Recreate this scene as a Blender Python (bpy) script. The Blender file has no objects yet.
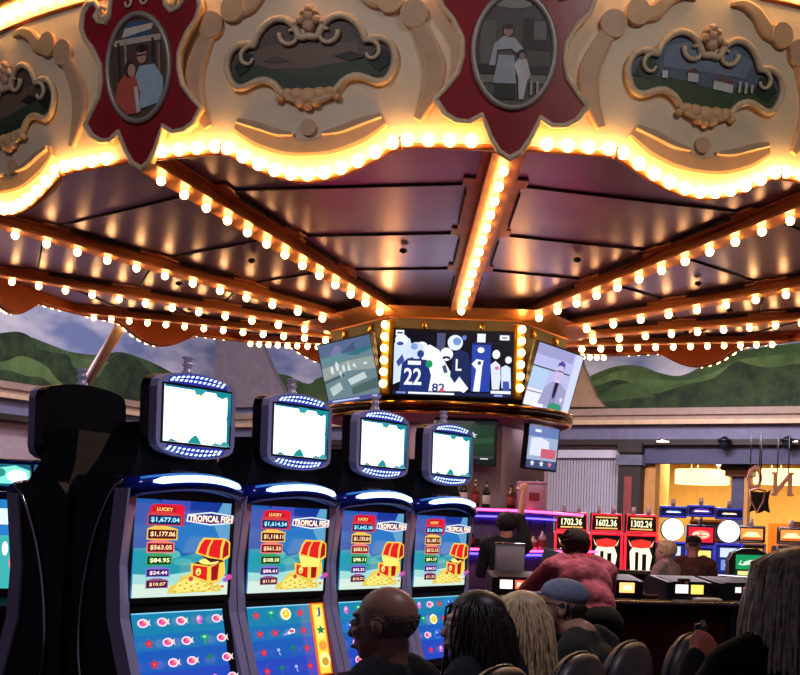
import bpy, bmesh, math, random
from mathutils import Vector, Matrix, Euler
random.seed(7)
S = bpy.context.scene
COL = S.collection
PI = math.pi
sin, cos, rad = math.sin, math.cos, math.radians

# ------------------------------------------------------------------ camera
F_PX, ROLL, CY, CAMZ = 1320.0, -0.034, 532.5, 1.45
cam_d = bpy.data.cameras.new('camera'); cam = bpy.data.objects.new('camera', cam_d); COL.objects.link(cam)
cam_d.sensor_width = 36; cam_d.lens = F_PX / 800 * 36
cam_d.shift_y = (CY - 337.5) / 800
cam.matrix_world = Matrix.Translation((0, 0, CAMZ)) @ Matrix.Rotation(PI/2, 4, 'X') @ Matrix.Rotation(-ROLL, 4, 'Z')
cam_d.clip_end = 200
S.camera = cam

def at(u, v, Y):
    """world point seen at pixel (u, v) at distance Y in front of the camera"""
    a, b = (u - 400) / F_PX, (CY - v) / F_PX
    x = a * cos(ROLL) + b * sin(ROLL); z = -a * sin(ROLL) + b * cos(ROLL)
    return Vector((x * Y, Y, CAMZ + z * Y))

# --------------------------------------------------------------- materials
def lin(c):
    return tuple(((v/255)/12.92 if v/255 <= .04045 else ((v/255+.055)/1.055)**2.4) for v in c[:3]) + (1,)
_m = {}
def mat(key, c=(128,128,128), rough=.6, metal=0, noise=.12, nscale=6, bump=0, emit=0, ec=None, spec=.5, aniso=0, coat=0, alpha=1, trans=0):
    if key in _m: return _m[key]
    m = bpy.data.materials.new(key); m.use_nodes = True; nt = m.node_tree; b = nt.nodes['Principled BSDF']
    L = nt.links; base = lin(c)
    b.inputs['Roughness'].default_value = rough; b.inputs['Metallic'].default_value = metal
    b.inputs['Specular IOR Level'].default_value = spec
    b.inputs['Anisotropic'].default_value = aniso
    b.inputs['Coat Weight'].default_value = coat
    b.inputs['Transmission Weight'].default_value = trans
    if noise or bump:
        tc = nt.nodes.new('ShaderNodeTexCoord'); n = nt.nodes.new('ShaderNodeTexNoise')
        n.inputs['Scale'].default_value = nscale; n.inputs['Detail'].default_value = 5
        L.new(tc.outputs['Object'], n.inputs['Vector'])
        r = nt.nodes.new('ShaderNodeValToRGB')
        r.color_ramp.elements[0].position = .3; r.color_ramp.elements[1].position = .7
        r.color_ramp.elements[0].color = tuple(x*(1-noise) for x in base[:3]) + (1,)
        r.color_ramp.elements[1].color = tuple(min(1, x*(1+noise)) for x in base[:3]) + (1,)
        L.new(n.outputs['Fac'], r.inputs['Fac']); L.new(r.outputs['Color'], b.inputs['Base Color'])
        if bump:
            bp = nt.nodes.new('ShaderNodeBump'); bp.inputs['Strength'].default_value = bump; bp.inputs['Distance'].default_value = .02
            L.new(n.outputs['Fac'], bp.inputs['Height']); L.new(bp.outputs['Normal'], b.inputs['Normal'])
    else:
        b.inputs['Base Color'].default_value = base
    if emit:
        b.inputs['Emission Color'].default_value = lin(ec) if ec else base
        b.inputs['Emission Strength'].default_value = emit
    _m[key] = m
    return m
def scr(c, e=1.0):
    """one colour of a lit display"""
    k = 'display_%02x%02x%02x_%d' % (c[0], c[1], c[2], int(e*100))
    if k in _m: return _m[k]
    m = mat(k, (6,6,8), .25, noise=0, emit=e, ec=c); return m
def ink(c):
    """one colour of a printed or painted picture"""
    return mat('paint_%02x%02x%02x' % tuple(c[:3]), c, .55, noise=.1, nscale=20)

CREAM = mat('cream_painted_fibreglass', (236,214,178), .5, noise=.05, nscale=3, bump=.05)
TAN = mat('tan_relief_paint', (224,180,130), .5, noise=.08, nscale=8)
TAUPE = mat('taupe_relief_paint', (210,172,134), .5, noise=.08, nscale=8)
GOLDRIM = mat('antique_ivory_rim', (222,196,158), .38, noise=.1, nscale=30)
RED = mat('deep_red_lacquer', (150,28,34), .35, noise=.15, nscale=4)
COPPER = mat('copper_painted_metal', (244,164,106), .36, .5, noise=.12, nscale=5)
RAIL = mat('dark_copper_rail', (196,112,66), .42, .4, noise=.15, nscale=7)
DARKSEAM = mat('dark_seam_metal', (40,20,18), .6, .2, noise=0)
ORANGEBACK = mat('orange_glow_back', (214,104,48), .5, noise=.12, nscale=4)  # orange light on the backs of the crown boards, put into the colour
BULB = mat('warm_bulb_glass', (255,220,170), .3, noise=0, emit=18, ec=(255,196,116))
BULBTOP = BULB
SOCKET = mat('brass_socket', (190,140,70), .35, .9, noise=.1)
BRASS = mat('polished_brass', (214,160,80), .2, 1, noise=.08)
GOLDSTRIP = mat('gold_light_channel', (228,176,84), .35, .8, noise=.08)
BLACK = mat('black_plastic', (14,13,16), .35, noise=.1, nscale=10)
BLACKM = mat('black_matte_cabinet', (12,11,16), .5, noise=.15, nscale=6)
LILAC = mat('lilac_silver_frame', (206,196,238), .4, .0, noise=.08)
CHROME = mat('chrome', (200,200,208), .15, 1, noise=.04)
BLUEP = mat('glossy_blue_header', (30,44,150), .2, .3, noise=.08)
SKIN = mat('skin', (196,142,118), .5, noise=.08, nscale=14)
SKIN2 = mat('pale_skin', (206,160,140), .5, noise=.08, nscale=14)
GREYWALL = mat('mauve_grey_plaster', (150,128,134), .8, noise=.06, nscale=2)

def ceil_mat():
    m = mat('mauve_brushed_metal_panel', (190,164,192), .24, .78, noise=.12, nscale=1.2)
    nt = m.node_tree; b = nt.nodes['Principled BSDF']
    tc = nt.nodes.new('ShaderNodeTexCoord'); n = nt.nodes.new('ShaderNodeTexNoise'); n.inputs['Scale'].default_value = 2.5
    nt.links.new(tc.outputs['Object'], n.inputs['Vector'])
    mr = nt.nodes.new('ShaderNodeMapRange'); mr.inputs['To Min'].default_value = .24; mr.inputs['To Max'].default_value = .38
    nt.links.new(n.outputs['Fac'], mr.inputs['Value']); nt.links.new(mr.outputs['Result'], b.inputs['Roughness'])
    return m
CEILP = ceil_mat()

# ------------------------------------------------------------ mesh builder
class MB:
    def __init__(s): s.v = []; s.f = []; s.mi = []; s.mats = []; s.sm = []
    def m(s, mt):
        if mt not in s.mats: s.mats.append(mt)
        return s.mats.index(mt)
    def add(s, vs, fs, mt, smooth=False):
        o = len(s.v); k = s.m(mt); s.v += [tuple(v) for v in vs]
        for f in fs: s.f.append([o+i for i in f]); s.mi.append(k); s.sm.append(smooth)
        return s
    def box(s, c, d, mt, bev=0, rot=None):
        bm = bmesh.new(); bmesh.ops.create_cube(bm, size=1)
        bmesh.ops.scale(bm, vec=d, verts=bm.verts)
        if bev: bmesh.ops.bevel(bm, geom=bm.edges[:], offset=min(bev, min(d)*.49), segments=2, affect='EDGES', profile=.5)
        if rot is not None: bmesh.ops.rotate(bm, matrix=rot.to_3x3() if hasattr(rot, 'to_3x3') else rot, verts=bm.verts)
        bmesh.ops.translate(bm, vec=c, verts=bm.verts)
        return s.bm(bm, mt, bev > 0)
    def bm(s, bm, mt, smooth=False):
        bm.verts.index_update()
        s.add([v.co[:] for v in bm.verts], [[v.index for v in f.verts] for f in bm.faces], mt, smooth); bm.free(); return s
    def tube(s, pts, r, mt, n=8, closed=False, flat=1.0):
        pts = [Vector(p) for p in pts]; N = len(pts); rs = r if isinstance(r, (list, tuple)) else [r]*N
        vs = []; fs = []; up = None
        for i, p in enumerate(pts):
            a = pts[(i-1) % N] if (closed or i > 0) else p; b = pts[(i+1) % N] if (closed or i < N-1) else p
            t = (b-a).normalized() if (b-a).length > 1e-9 else Vector((0,0,1))
            if up is None: up = Vector((0,0,1)) if abs(t.z) < .9 else Vector((0,1,0))
            x = t.cross(up)
            if x.length < 1e-6: x = t.orthogonal()
            x.normalize(); y = x.cross(t).normalized(); up = y
            for k in range(n):
                q = 2*PI*k/n; vs.append(p + x*cos(q)*rs[i] + y*sin(q)*rs[i]*flat)
        M = N if closed else N-1
        for i in range(M):
            for k in range(n):
                a = i*n+k; b = i*n+(k+1) % n; c = ((i+1) % N)*n+(k+1) % n; d = ((i+1) % N)*n+k
                fs.append([a, b, c, d])
        if not closed: fs.append(list(range(n))[::-1]); fs.append([(N-1)*n+k for k in range(n)])
        return s.add(vs, fs, mt, True)
    def lathe(s, prof, c, mt, n=20, a0=0, a1=2*PI):
        full = abs(a1-a0-2*PI) < 1e-6; m = n if full else n+1; vs = []; fs = []
        for i in range(m):
            q = a0+(a1-a0)*i/n
            for r, z in prof: vs.append((c[0]+r*sin(q), c[1]-r*cos(q), c[2]+z))
        P = len(prof)
        for i in range(n):
            j = (i+1) % m
            for k in range(P-1): fs.append([i*P+k, j*P+k, j*P+k+1, i*P+k+1])
        return s.add(vs, fs, mt, True)
    def ell(s, c, r, mt, rot=None, sub=2):
        bm = bmesh.new(); bmesh.ops.create_icosphere(bm, subdivisions=sub, radius=1)
        bmesh.ops.scale(bm, vec=r if hasattr(r, '__len__') else (r,)*3, verts=bm.verts)
        if rot is not None: bmesh.ops.rotate(bm, matrix=rot.to_3x3(), verts=bm.verts)
        bmesh.ops.translate(bm, vec=c, verts=bm.verts); return s.bm(bm, mt, True)
    def prism(s, poly, mp, t0, t1, mt, step=None, side=None):
        """2-D outline (a, z) extruded from depth t0 to t1 through the map mp(a, z, t)"""
        bm = bmesh.new(); vs = [bm.verts.new((p[0], p[1], 0)) for p in poly]
        try: bm.faces.new(vs)
        except Exception: bm.free(); return s
        bm.normal_update()
        bmesh.ops.triangulate(bm, faces=bm.faces[:])
        if step:
            lo = min(p[0] for p in poly); hi = max(p[0] for p in poly); x = math.ceil(lo/step)*step
            while x < hi:
                bmesh.ops.bisect_plane(bm, geom=bm.verts[:]+bm.edges[:]+bm.faces[:], plane_co=(x,0,0), plane_no=(1,0,0)); x += step
        bm.normal_update()
        bm.verts.index_update(); bm.edges.ensure_lookup_table()
        V = [(v.co.x, v.co.y) for v in bm.verts]; n = len(V)
        flip = sum(f.normal.z*f.calc_area() for f in bm.faces) < 0
        F = [[v.index for v in f.verts] for f in bm.faces]
        bd = []
        for e in bm.edges:
            if len(e.link_faces) == 1:
                f = e.link_faces[0]; ids = [v.index for v in f.verts]; a, b = e.verts[0].index, e.verts[1].index
                if ids[(ids.index(a)+1) % len(ids)] != b: a, b = b, a
                bd.append((a, b))
        bm.free()
        vs = [mp(a, z, t1) for a, z in V] + [mp(a, z, t0) for a, z in V]
        fs = [list(f) for f in F] + [[i+n for i in f[::-1]] for f in F]
        s.add(vs, fs, mt, False)
        s.add(vs, [[b, a, a+n, b+n] for a, b in bd], side or mt, False)
        return s
    def build(s, name, parent=None, loc=None):
        me = bpy.data.meshes.new(name); me.from_pydata(s.v, [], s.f)
        for mt in s.mats: me.materials.append(mt)
        for p, k, sm in zip(me.polygons, s.mi, s.sm): p.material_index = k; p.use_smooth = sm
        me.update()
        bm = bmesh.new(); bm.from_mesh(me); bmesh.ops.recalc_face_normals(bm, faces=bm.faces); bm.to_mesh(me); bm.free()
        o = bpy.data.objects.new(name, me); COL.objects.link(o)
        if parent: o.parent = parent
        if loc is not None: o.location = loc
        return o
def ident(a, z, t): return (a, -t, z)

def tag(o, label=None, cat=None, group=None, kind=None):
    if label: o['label'] = label
    if cat: o['category'] = cat
    if group: o['group'] = group
    if kind: o['kind'] = kind
    return o
def thing(name, label, cat, loc=(0,0,0), rz=0, group=None):
    o = bpy.data.objects.new(name, None); COL.objects.link(o); o.location = loc; o.rotation_euler = (0,0,rz); o.empty_display_size = .1
    return tag(o, label, cat, group)
def solo(mb, name, label, cat, loc=(0,0,0), rz=0, group=None):
    o = mb.build(name, None, loc); o.rotation_euler = (0,0,rz); return tag(o, label, cat, group)
def struct(mb, name):
    return tag(mb.build(name), kind='structure')
def copy_tree(o, parent=None):
    c = o.copy(); COL.objects.link(c); c.parent = parent
    for ch in list(o.children): copy_tree(ch, c)
    return c

_txt = {}
def text_polys(st, bold=False):
    if st in _txt: return _txt[st]
    cu = bpy.data.curves.new('t', 'FONT'); cu.body = st; cu.align_x = 'CENTER'; cu.align_y = 'CENTER'; cu.resolution_u = 2
    if bold: cu.offset = .02
    o = bpy.data.objects.new('t', cu); COL.objects.link(o)
    dg = bpy.context.evaluated_depsgraph_get(); dg.update(); me = bpy.data.meshes.new_from_object(o.evaluated_get(dg))
    V = [v.co[:2] for v in me.vertices]; F = [list(p.vertices) for p in me.polygons]
    bpy.data.objects.remove(o); bpy.data.curves.remove(cu); bpy.data.meshes.remove(me)
    x0 = min(v[0] for v in V); x1 = max(v[0] for v in V); y0 = min(v[1] for v in V); y1 = max(v[1] for v in V)
    V = [((x-(x0+x1)/2)/(x1-x0), (y-(y0+y1)/2)/(y1-y0)) for x, y in V]
    _txt[st] = (V, F); return V, F

def circ(cx, cy, rx, ry=None, n=14, a0=0):
    ry = ry or rx
    return [(cx+rx*cos(a0+2*PI*i/n), cy+ry*sin(a0+2*PI*i/n)) for i in range(n)]
def rect(x0, y0, x1, y1): return [(x0,y0),(x1,y0),(x1,y1),(x0,y1)]
def star(cx, cy, r, n=5, k=.45, q=PI/2, sy=1):
    return [(cx+(r if i % 2 == 0 else r*k)*cos(q+PI*i/n), cy+sy*(r if i % 2 == 0 else r*k)*sin(q+PI*i/n)) for i in range(2*n)]
def picture(w, h, layers, mp=ident, lit=True, depth=.0, mb=None, step=.0006):
    """stacked flat shapes in 0..1 picture coordinates: (colour, outline[, brightness]) or (colour, text, cx, cy, w, h[, brightness])"""
    mb = mb or MB(); t = depth
    for L in layers:
        c = L[0]
        if isinstance(L[1], str):
            V, F = text_polys(L[1], True); e = L[6] if len(L) > 6 else 1.0; mt = scr(c, e) if lit else ink(c)
            mb.add([mp((L[2]+x*L[4]-.5)*w, (L[3]+y*L[5]-.5)*h, t) for x, y in V], F, mt)
        else:
            e = L[2] if len(L) > 2 else 1.0; mt = scr(c, e) if lit else ink(c)
            P = [(max(0, min(1, x)), max(0, min(1, y))) for x, y in L[1]]
            bm = bmesh.new(); vs = [bm.verts.new(((x-.5)*w, (y-.5)*h, 0)) for x, y in P]
            try:
                bm.faces.new(vs); bm.normal_update(); bmesh.ops.triangulate(bm, faces=bm.faces[:]); bm.verts.index_update()
                mb.add([mp(v.co.x, v.co.y, t) for v in bm.verts], [[v.index for v in f.verts] for f in bm.faces], mt)
            except Exception: pass
            bm.free()
        t += step
    return mb
def smooth_path(pts, n=6, closed=False):
    """Catmull-Rom"""
    P = [Vector(p) if len(p) == 3 else Vector((p[0], p[1], 0)) for p in pts]; N = len(P); out = []
    for i in range(N if closed else N-1):
        g = (lambda k: P[k % N]) if closed else (lambda k: P[max(0, min(N-1, k))])
        a, b, c, d = g(i-1), g(i), g(i+1), g(i+2)
        for j in range(n):
            t = j/n; out.append(.5*((2*b)+(c-a)*t+(2*a-5*b+4*c-d)*t*t+(3*b-a-3*c+d)*t**3))
    if not closed: out.append(P[-1])
    return out

# ================================================================ carousel
CX, CD = .4545, 14.06
R, RI, HO, HI, HS, PH, FL = 5.17, 1.48, 2.543+CAMZ, 2.113+CAMZ, 2.39+CAMZ, .036, .10
ST = PI/6
HALF = R*ST/2                      # half a fascia panel along the arc
FLAT = HS+.22; TOP = HS+1.57
def fmap(a, z, t):
    """fascia-local map: arc length, height, distance out from the board; origin on the board at swag height"""
    r = R+FL*(z-HS)+t; q = a/R
    return (r*sin(q), R-r*cos(q), z-HS)
def bottom(a):
    u = abs(a)/HALF
    if u > .455: return FLAT
    x = u/.455
    return HS+.22*(x**2*(1.25-.25*x*x)) if x < .999 else FLAT
def place(o, th, r=R, z=HS):
    o.location = (CX+r*sin(th), CD-r*cos(th), z); o.rotation_euler = (0,0,th)
def make_bulb(r=.042, name='light_bulb'):
    mb = MB(); mb.ell((0,0,0), (r, r, r*1.08), BULB, sub=2)
    me = mb.build(name); m = me.data; bpy.data.objects.remove(me); return m
BULB_ME = make_bulb(); BULB_SM = make_bulb(.035)
def bulb(parent, p, me=None, name='light_bulb'):
    o = bpy.data.objects.new(name, me or BULB_ME); COL.objects.link(o); o.parent = parent; o.location = p; return o

def make_fascia():
    root = thing('fascia_panel', 'x', 'carousel panel')
    # board
    mb = MB(); n = 56; A = [-HALF+2*HALF*i/n for i in range(n+1)]; cols = 8; vs = []; fs = []
    for t in (0.0, -.06):
        for a in A:
            b = bottom(a)
            for j in range(cols+1): vs.append(fmap(a, b+(TOP-b)*j/cols, t))
    K = cols+1; O = (n+1)*K
    front = [[i*K+j, (i+1)*K+j, (i+1)*K+j+1, i*K+j+1] for i in range(n) for j in range(cols)]
    back = [[x+O for x in f[::-1]] for f in front]
    mb.add(vs, front, CREAM, True); mb.add(vs, back, ORANGEBACK, True)
    mb.add(vs, [[i*K, i*K+O, (i+1)*K+O, (i+1)*K] for i in range(n)] + [[i*K+cols, (i+1)*K+cols, (i+1)*K+cols+O, i*K+cols+O] for i in range(n)], CREAM)
    mb.build('board', root)
    # light trough along the lower edge and rail along the top
    mb = MB()
    mb.tube([fmap(a, bottom(a)-.005, .0) for a in A], .022, RAIL, 6)
    mb.build('lower_trim', root)
    mb = MB(); mb.tube([fmap(a, TOP-.02, .03) for a in A], .04, COPPER, 8); mb.tube([fmap(a, TOP-.19, .01) for a in A], .016, RAIL, 6); mb.build('top_moulding', root)
    # bulbs: swag, two straight runs, top row
    L = [-HALF*.43+HALF*.86*i/10 for i in range(11)]
    L += [s*HALF*(.50+.105*i) for s in (-1, 1) for i in range(4)]
    for a in L: bulb(root, fmap(a, bottom(a)+.022, .045))
    for s in (-1, 1): MB().box(fmap(s*HALF*.465, FLAT, .03), (.03,.05,.08), RAIL, .005).build('trough_joint', root)
    for i in range(18): bulb(root, fmap(-HALF+2*HALF*(i+.5)/18, TOP-.105, .05), name='top_light_bulb')
    # S scrolls beside the cartouche
    def ribbon(mb, pts, ws, h, mt, base=.004):
        P = smooth_path(pts, 6); N = len(P); W = []
        for i in range(N):
            f = i/(N-1)*(len(ws)-1); k = min(int(f), len(ws)-2); W.append(ws[k]+(ws[k+1]-ws[k])*(f-k))
        vs = []; fs = []; prof = [(-1,0),(-.93,.8),(-.6,1),(.6,1),(.93,.8),(1,0)]
        for i in range(N):
            t = (P[min(N-1,i+1)]-P[max(0,i-1)]).normalized(); nx, nz = -t.y, t.x
            for u, e in prof: vs.append(fmap(P[i].x+nx*u*W[i], P[i].y+nz*u*W[i], base+h*e))
        m = len(prof)
        for i in range(N-1):
            for k in range(m-1): fs.append([i*m+k, i*m+k+1, (i+1)*m+k+1, (i+1)*m+k])
        fs.append(list(range(m))); fs.append([(N-1)*m+k for k in range(m)][::-1]); mb.add(vs, fs, mt)
    ZC = HS+.76
    def disc(mb, a, z, r, h, mt): mb.prism(circ(a, z, r, n=20), fmap, .004, h, mt, .12)
    for s in (-1, 1):
        mb = MB()
        ribbon(mb, [(s*.71, ZC+.27),(s*.77, ZC+.16),(s*.84, ZC-.02),(s*.82, ZC-.2),(s*.74, ZC-.38)], [.05,.062,.075,.062,.03], .035, TAUPE)
        disc(mb, s*.70, ZC+.30, .09, .045, TAUPE)
        mb.build('side_scroll', root)
        mb = MB()
        ribbon(mb, [(s*.52, ZC+.40),(s*.42, ZC+.41),(s*.33, ZC+.50),(s*.22, ZC+.545),(s*.13, ZC+.53)], [.07,.06,.05,.032,.012], .035, TAN)
        disc(mb, s*.54, ZC+.39, .085, .045, TAN)
        mb.build('comma_scroll', root)
    mb = MB()
    ribbon(mb, [(-.52, ZC-.38),(-.36, ZC-.46),(-.18, ZC-.53),(0, ZC-.555),(.18, ZC-.53),(.36, ZC-.46),(.52, ZC-.38)], [.045,.085,.075,.06,.075,.085,.045], .035, TAN)
    disc(mb, 0, ZC-.42, .055, .03, TAUPE)
    for s in (-1, 1): ribbon(mb, [(s*.50, ZC-.36),(s*.36,ZC-.40),(s*.22,ZC-.45),(s*.10,ZC-.47)], [.02,.03,.028,.012], .06, TAUPE)
    mb.build('crescent_scroll', root)
    return root
def cart_outline(k=1.0):
    h = [(.0,-.25),(.10,-.235),(.19,-.19),(.25,-.12),(.33,-.085),(.41,-.10),(.49,-.13),(.56,-.11),(.60,-.04),(.615,.04),(.585,.125),(.52,.17),(.44,.17),(.405,.155),
         (.39,.20),(.34,.275),(.26,.325),(.18,.325),(.11,.28),(.075,.21),(.05,.19),(0,.2)]
    return [(x*k, z*k) for x, z in h] + [(-x*k, z*k) for x, z in h[-2:0:-1]]
def make_cartouche(root, scene):
    ZC = HS+.745
    c = thing('oval_cartouche', 'x', 'cartouche')
    mp = lambda a, z, t: fmap(a*.95, ZC+z*.95, t)
    mb = MB(); P = [(p.x, p.y) for p in smooth_path(cart_outline(), 2, True)]
    mb.prism(P, mp, .003, .012, ink((72,62,48)), .1); mb.build('backing', c)
    lay = []
    if scene == 'dark':
        base = (96,80,66)
        shp = [((120,98,78), [(-.45,.12),(-.2,.17),(.1,.14),(.35,.16),(.35,.02),(.0,-.02),(-.45,.0)]), ((58,74,44), [(-.58,-.02),(-.4,.03),(-.15,-.04),(.1,.0),(.35,.03),(.59,.0),(.55,-.08),(.3,-.07),(.2,-.17),(-.2,-.17),(-.3,-.07),(-.55,-.09)]),
               ((46,62,38), [(-.2,-.08),(.2,-.07),(.1,-.2),(-.1,-.2)]), ((96,78,60), [(-.34,.05),(-.24,.08),(-.14,.04),(-.24,.03)]), ((50,38,30), [(.18,.06),(.3,.09),(.4,.05),(.3,.02)]),
               ((30,30,22), [(-.56,.02),(-.48,.12),(-.42,.1),(-.44,.0),(-.52,-.05)]), ((30,34,24), [(.42,.02),(.5,.12),(.56,.08),(.57,.0),(.5,-.06)])]
    else:
        base = (96,108,124)
        shp = [((120,134,150), [(-.35,.22),(-.15,.28),(.0,.16),(.2,.27),(.35,.2),(.3,.08),(-.35,.08)]), ((64,82,50), [(-.58,-.02),(-.35,.02),(0,-.02),(.3,.02),(.58,.0),(.55,-.09),(.3,-.07),(.2,-.17),(-.2,-.17),(-.3,-.07),(-.55,-.09)]),
               ((46,62,38), [(-.57,.0),(-.52,.11),(-.42,.13),(-.38,.05),(-.42,-.02)]), ((44,58,34), [(.38,.0),(.42,.11),(.53,.11),(.58,.02),(.5,-.06)]),
               ((206,204,196), [(-.16,.06),(-.08,.06),(-.08,.0),(-.16,.0)]), ((110,70,60), [(-.18,.06),(-.12,.10),(-.06,.06)]), ((214,214,206), [(.04,.03),(.2,.02),(.2,-.04),(.04,-.03)]), ((120,90,80), [(.03,.03),(.08,.06),(.18,.055),(.21,.02)]),
               ((226,222,214), [(-.36,.05),(-.32,.05),(-.32,.0),(-.36,.0)]), ((200,196,180), [(.24,.05),(.26,.05),(.26,-.03),(.24,-.03)]), ((200,196,180), [(.29,.05),(.31,.05),(.31,-.03),(.29,-.03)]), ((200,196,180), [(.34,.04),(.36,.04),(.36,-.02),(.34,-.02)])]
    mb = MB(); Pin = [(x*.97, z*.97) for x, z in P]
    mb.prism(Pin, mp, .012, .014, ink(base), .1)
    t = .016
    for col, poly in shp: mb.prism(poly, mp, t, t+.002, ink(col), .1); t += .002
    mb.build('landscape_painting', c)
    mb = MB()
    mb.tube([mp(a, z, .03) for a, z in P], .026, GOLDRIM, 7, True)
    for s in (-1, 1):
        for (cx, cz, r0, q0, q1) in ((.13,.215,.085,rad(10),rad(-300)), (.44,.075,.085,rad(110),rad(-170))):
            pts = []
            for i in range(15):
                f = i/14; q = q0+(q1-q0)*f; rr = r0*(1-.72*f); pts.append(mp(s*(cx+rr*cos(q)), cz+rr*sin(q), .035))
            mb.tube(pts, [.02-.008*i/14 for i in range(15)], GOLDRIM, 6)
    mb.build('scrolled_rim', c)
    mb = MB()
    for i, (x, z, r) in enumerate([(0,-.215,.075),(-.085,-.20,.06),(.085,-.20,.06),(-.155,-.19,.048),(.155,-.19,.048),(-.21,-.225,.03),(.21,-.225,.03),(-.06,-.265,.035),(.06,-.265,.035),(0,-.285,.035)]):
        mb.ell(mp(x, z, .03), (r, .035, r*.8), TAN)
    mb.build('shell_ornament', c)
    mb = MB()
    for (x, z, r) in [(0,.335,.04),(0,.385,.032),(.055,.31,.035),(-.055,.31,.035),(.10,.285,.026),(-.10,.285,.026),(.045,.36,.022),(-.045,.36,.022),(0,.27,.045)]:
        mb.ell(mp(x, z, .03), (r, .035, r), TAUPE)
    mb.build('crest_ornament', c)
    return c
SH = [(0,-.04),(.07,0),(.13,.09),(.175,.19),(.19,.235),(.27,.185),(.36,.19),(.44,.235),(.50,.325),(.43,.40),(.355,.50),(.33,.61),(.335,.72),(.40,.84),(.47,.92),(.505,1.01),(.485,1.11),(.43,1.16),(.36,1.155),(.33,1.10),(.37,1.06),(.34,1.02),(.28,1.00),(.235,1.05),(.22,1.15),(.205,1.28),(.15,1.37),(0,1.41)]
def make_shield(kind):
    c = thing('shield_plaque', 'x', 'plaque')
    z0 = FLAT-.055; mp = lambda a, z, t: fmap(a, z0+z, t)
    P = SH+[(-x, z) for x, z in SH[-2:0:-1]]
    mb = MB(); mb.prism(P, mp, .02, .085, RED, .1, side=GOLDRIM); mb.build('red_board', c)
    mb = MB(); mb.tube([mp(a, z, .088) for a, z in P], .02, GOLDRIM, 7, True)
    mb.tube([mp(a*.965, .6+(z-.6)*.975, .086) for a, z in P], .008, GOLDRIM, 5, True)
    mb.build('rim', c)
    ov = circ(0, .65, .262, .365, 36)
    mb = MB(); mb.tube([mp(a, z, .095) for a, z in ov], .022, mat('pewter_rim',(170,158,146),.4,.3), 7, True); mb.build('oval_frame', c)
    mb = MB()
    if kind == 'couple': base = (92,70,56); sh = [((58,96,120), circ(0,.91,.13,.06)), ((200,186,160), [(-.2,.86),(.2,.86),(.19,.82),(-.2,.82)]), ((226,214,190), [(-.13,.87),(.12,.9),(.14,.94),(-.1,.93)]),
        ((62,46,38), rect(-.17,.5,-.15,.84)), ((170,150,120), rect(-.11,.5,-.09,.84)), ((58,44,40), rect(.12,.6,.14,.84)), ((150,120,96), rect(.17,.55,.19,.8)),
        ((170,196,204), [(-.02,.36),(.2,.40),(.21,.56),(.14,.66),(.02,.66),(-.05,.55)]), ((206,150,124), circ(.04,.73,.042,.055)), ((40,28,24), circ(.04,.775,.045,.028)), ((30,24,22), rect(0,.725,.08,.735)),
        ((206,92,70), [(-.2,.45),(-.17,.56),(-.1,.62),(-.02,.60),(.02,.48),(.0,.34),(-.1,.34)]), ((60,38,30), circ(-.06,.645,.048,.058)), ((214,160,134), circ(-.045,.635,.034,.045)), ((222,216,206), [(-.03,.52),(0,.52),(.02,.35),(-.01,.34)])]
    else: base = (92,88,80); sh = [((64,58,52), rect(.05,.66,.23,.86)), ((120,118,110), rect(.12,.73,.2,.85)), ((150,146,136), circ(-.02,.95,.12,.03)), ((112,108,98), rect(-.22,.56,-.12,.84)),
        ((58,54,48), rect(-.23,.5,.23,.56)), ((130,126,112), rect(.1,.45,.24,.5)), ((130,126,112), rect(-.24,.44,-.12,.49)),
        ((52,52,46), [(-.12,.34),(.02,.34),(.01,.48),(-.11,.48)]), ((170,176,184), [(-.13,.44),(.02,.44),(.0,.62),(-.1,.62)]), ((182,184,186), [(-.16,.55),(-.13,.69),(-.07,.74),(.0,.73),(.06,.66),(.04,.62),(-.02,.66),(-.11,.65),(-.12,.55)]),
        ((172,138,118), circ(-.045,.775,.03,.038)), ((70,58,48), circ(-.045,.80,.033,.018)), ((206,204,196), [(.0,.56),(.03,.6),(.08,.6),(.11,.5),(.09,.46),(.07,.34),(.04,.34),(.03,.48)]), ((60,46,40), circ(.05,.635,.028,.025)), ((160,130,112), circ(.05,.615,.02,.022)),
        ((180,176,166), rect(.11,.37,.125,.46)), ((180,176,166), rect(.15,.37,.165,.46))]
    mb.prism(ov, mp, .085, .09, ink(base), .1); t = .091
    for col, poly in sh: mb.prism(poly, mp, t, t+.001, ink(col), .1); t += .001
    mb.build('portrait_photo', c)
    mb = MB()
    for s in (-1, 1):
        for (cx, cz, r0, q0, q1) in ((.10,1.20,.055,0,rad(-330)), (.07,1.10,.04,rad(60),rad(400)), (.05,1.28,.04,rad(-30),rad(250))):
            mb.tube([mp(s*(cx+r0*(1-.6*i/12)*cos(q0+(q1-q0)*i/12)), cz+r0*(1-.6*i/12)*sin(q0+(q1-q0)*i/12), .095) for i in range(13)], .011, GOLDRIM, 6)
    mb.build('scroll_crest', c)
    for s in (-1, 1): MB().tube([mp(s*a, z, .09) for a, z in [(.235,1.05),(.30,1.03),(.33,1.08),(.30,1.12),(.27,1.09)]], .016, GOLDRIM, 6).build('shoulder_curl', c)
    return c

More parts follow.
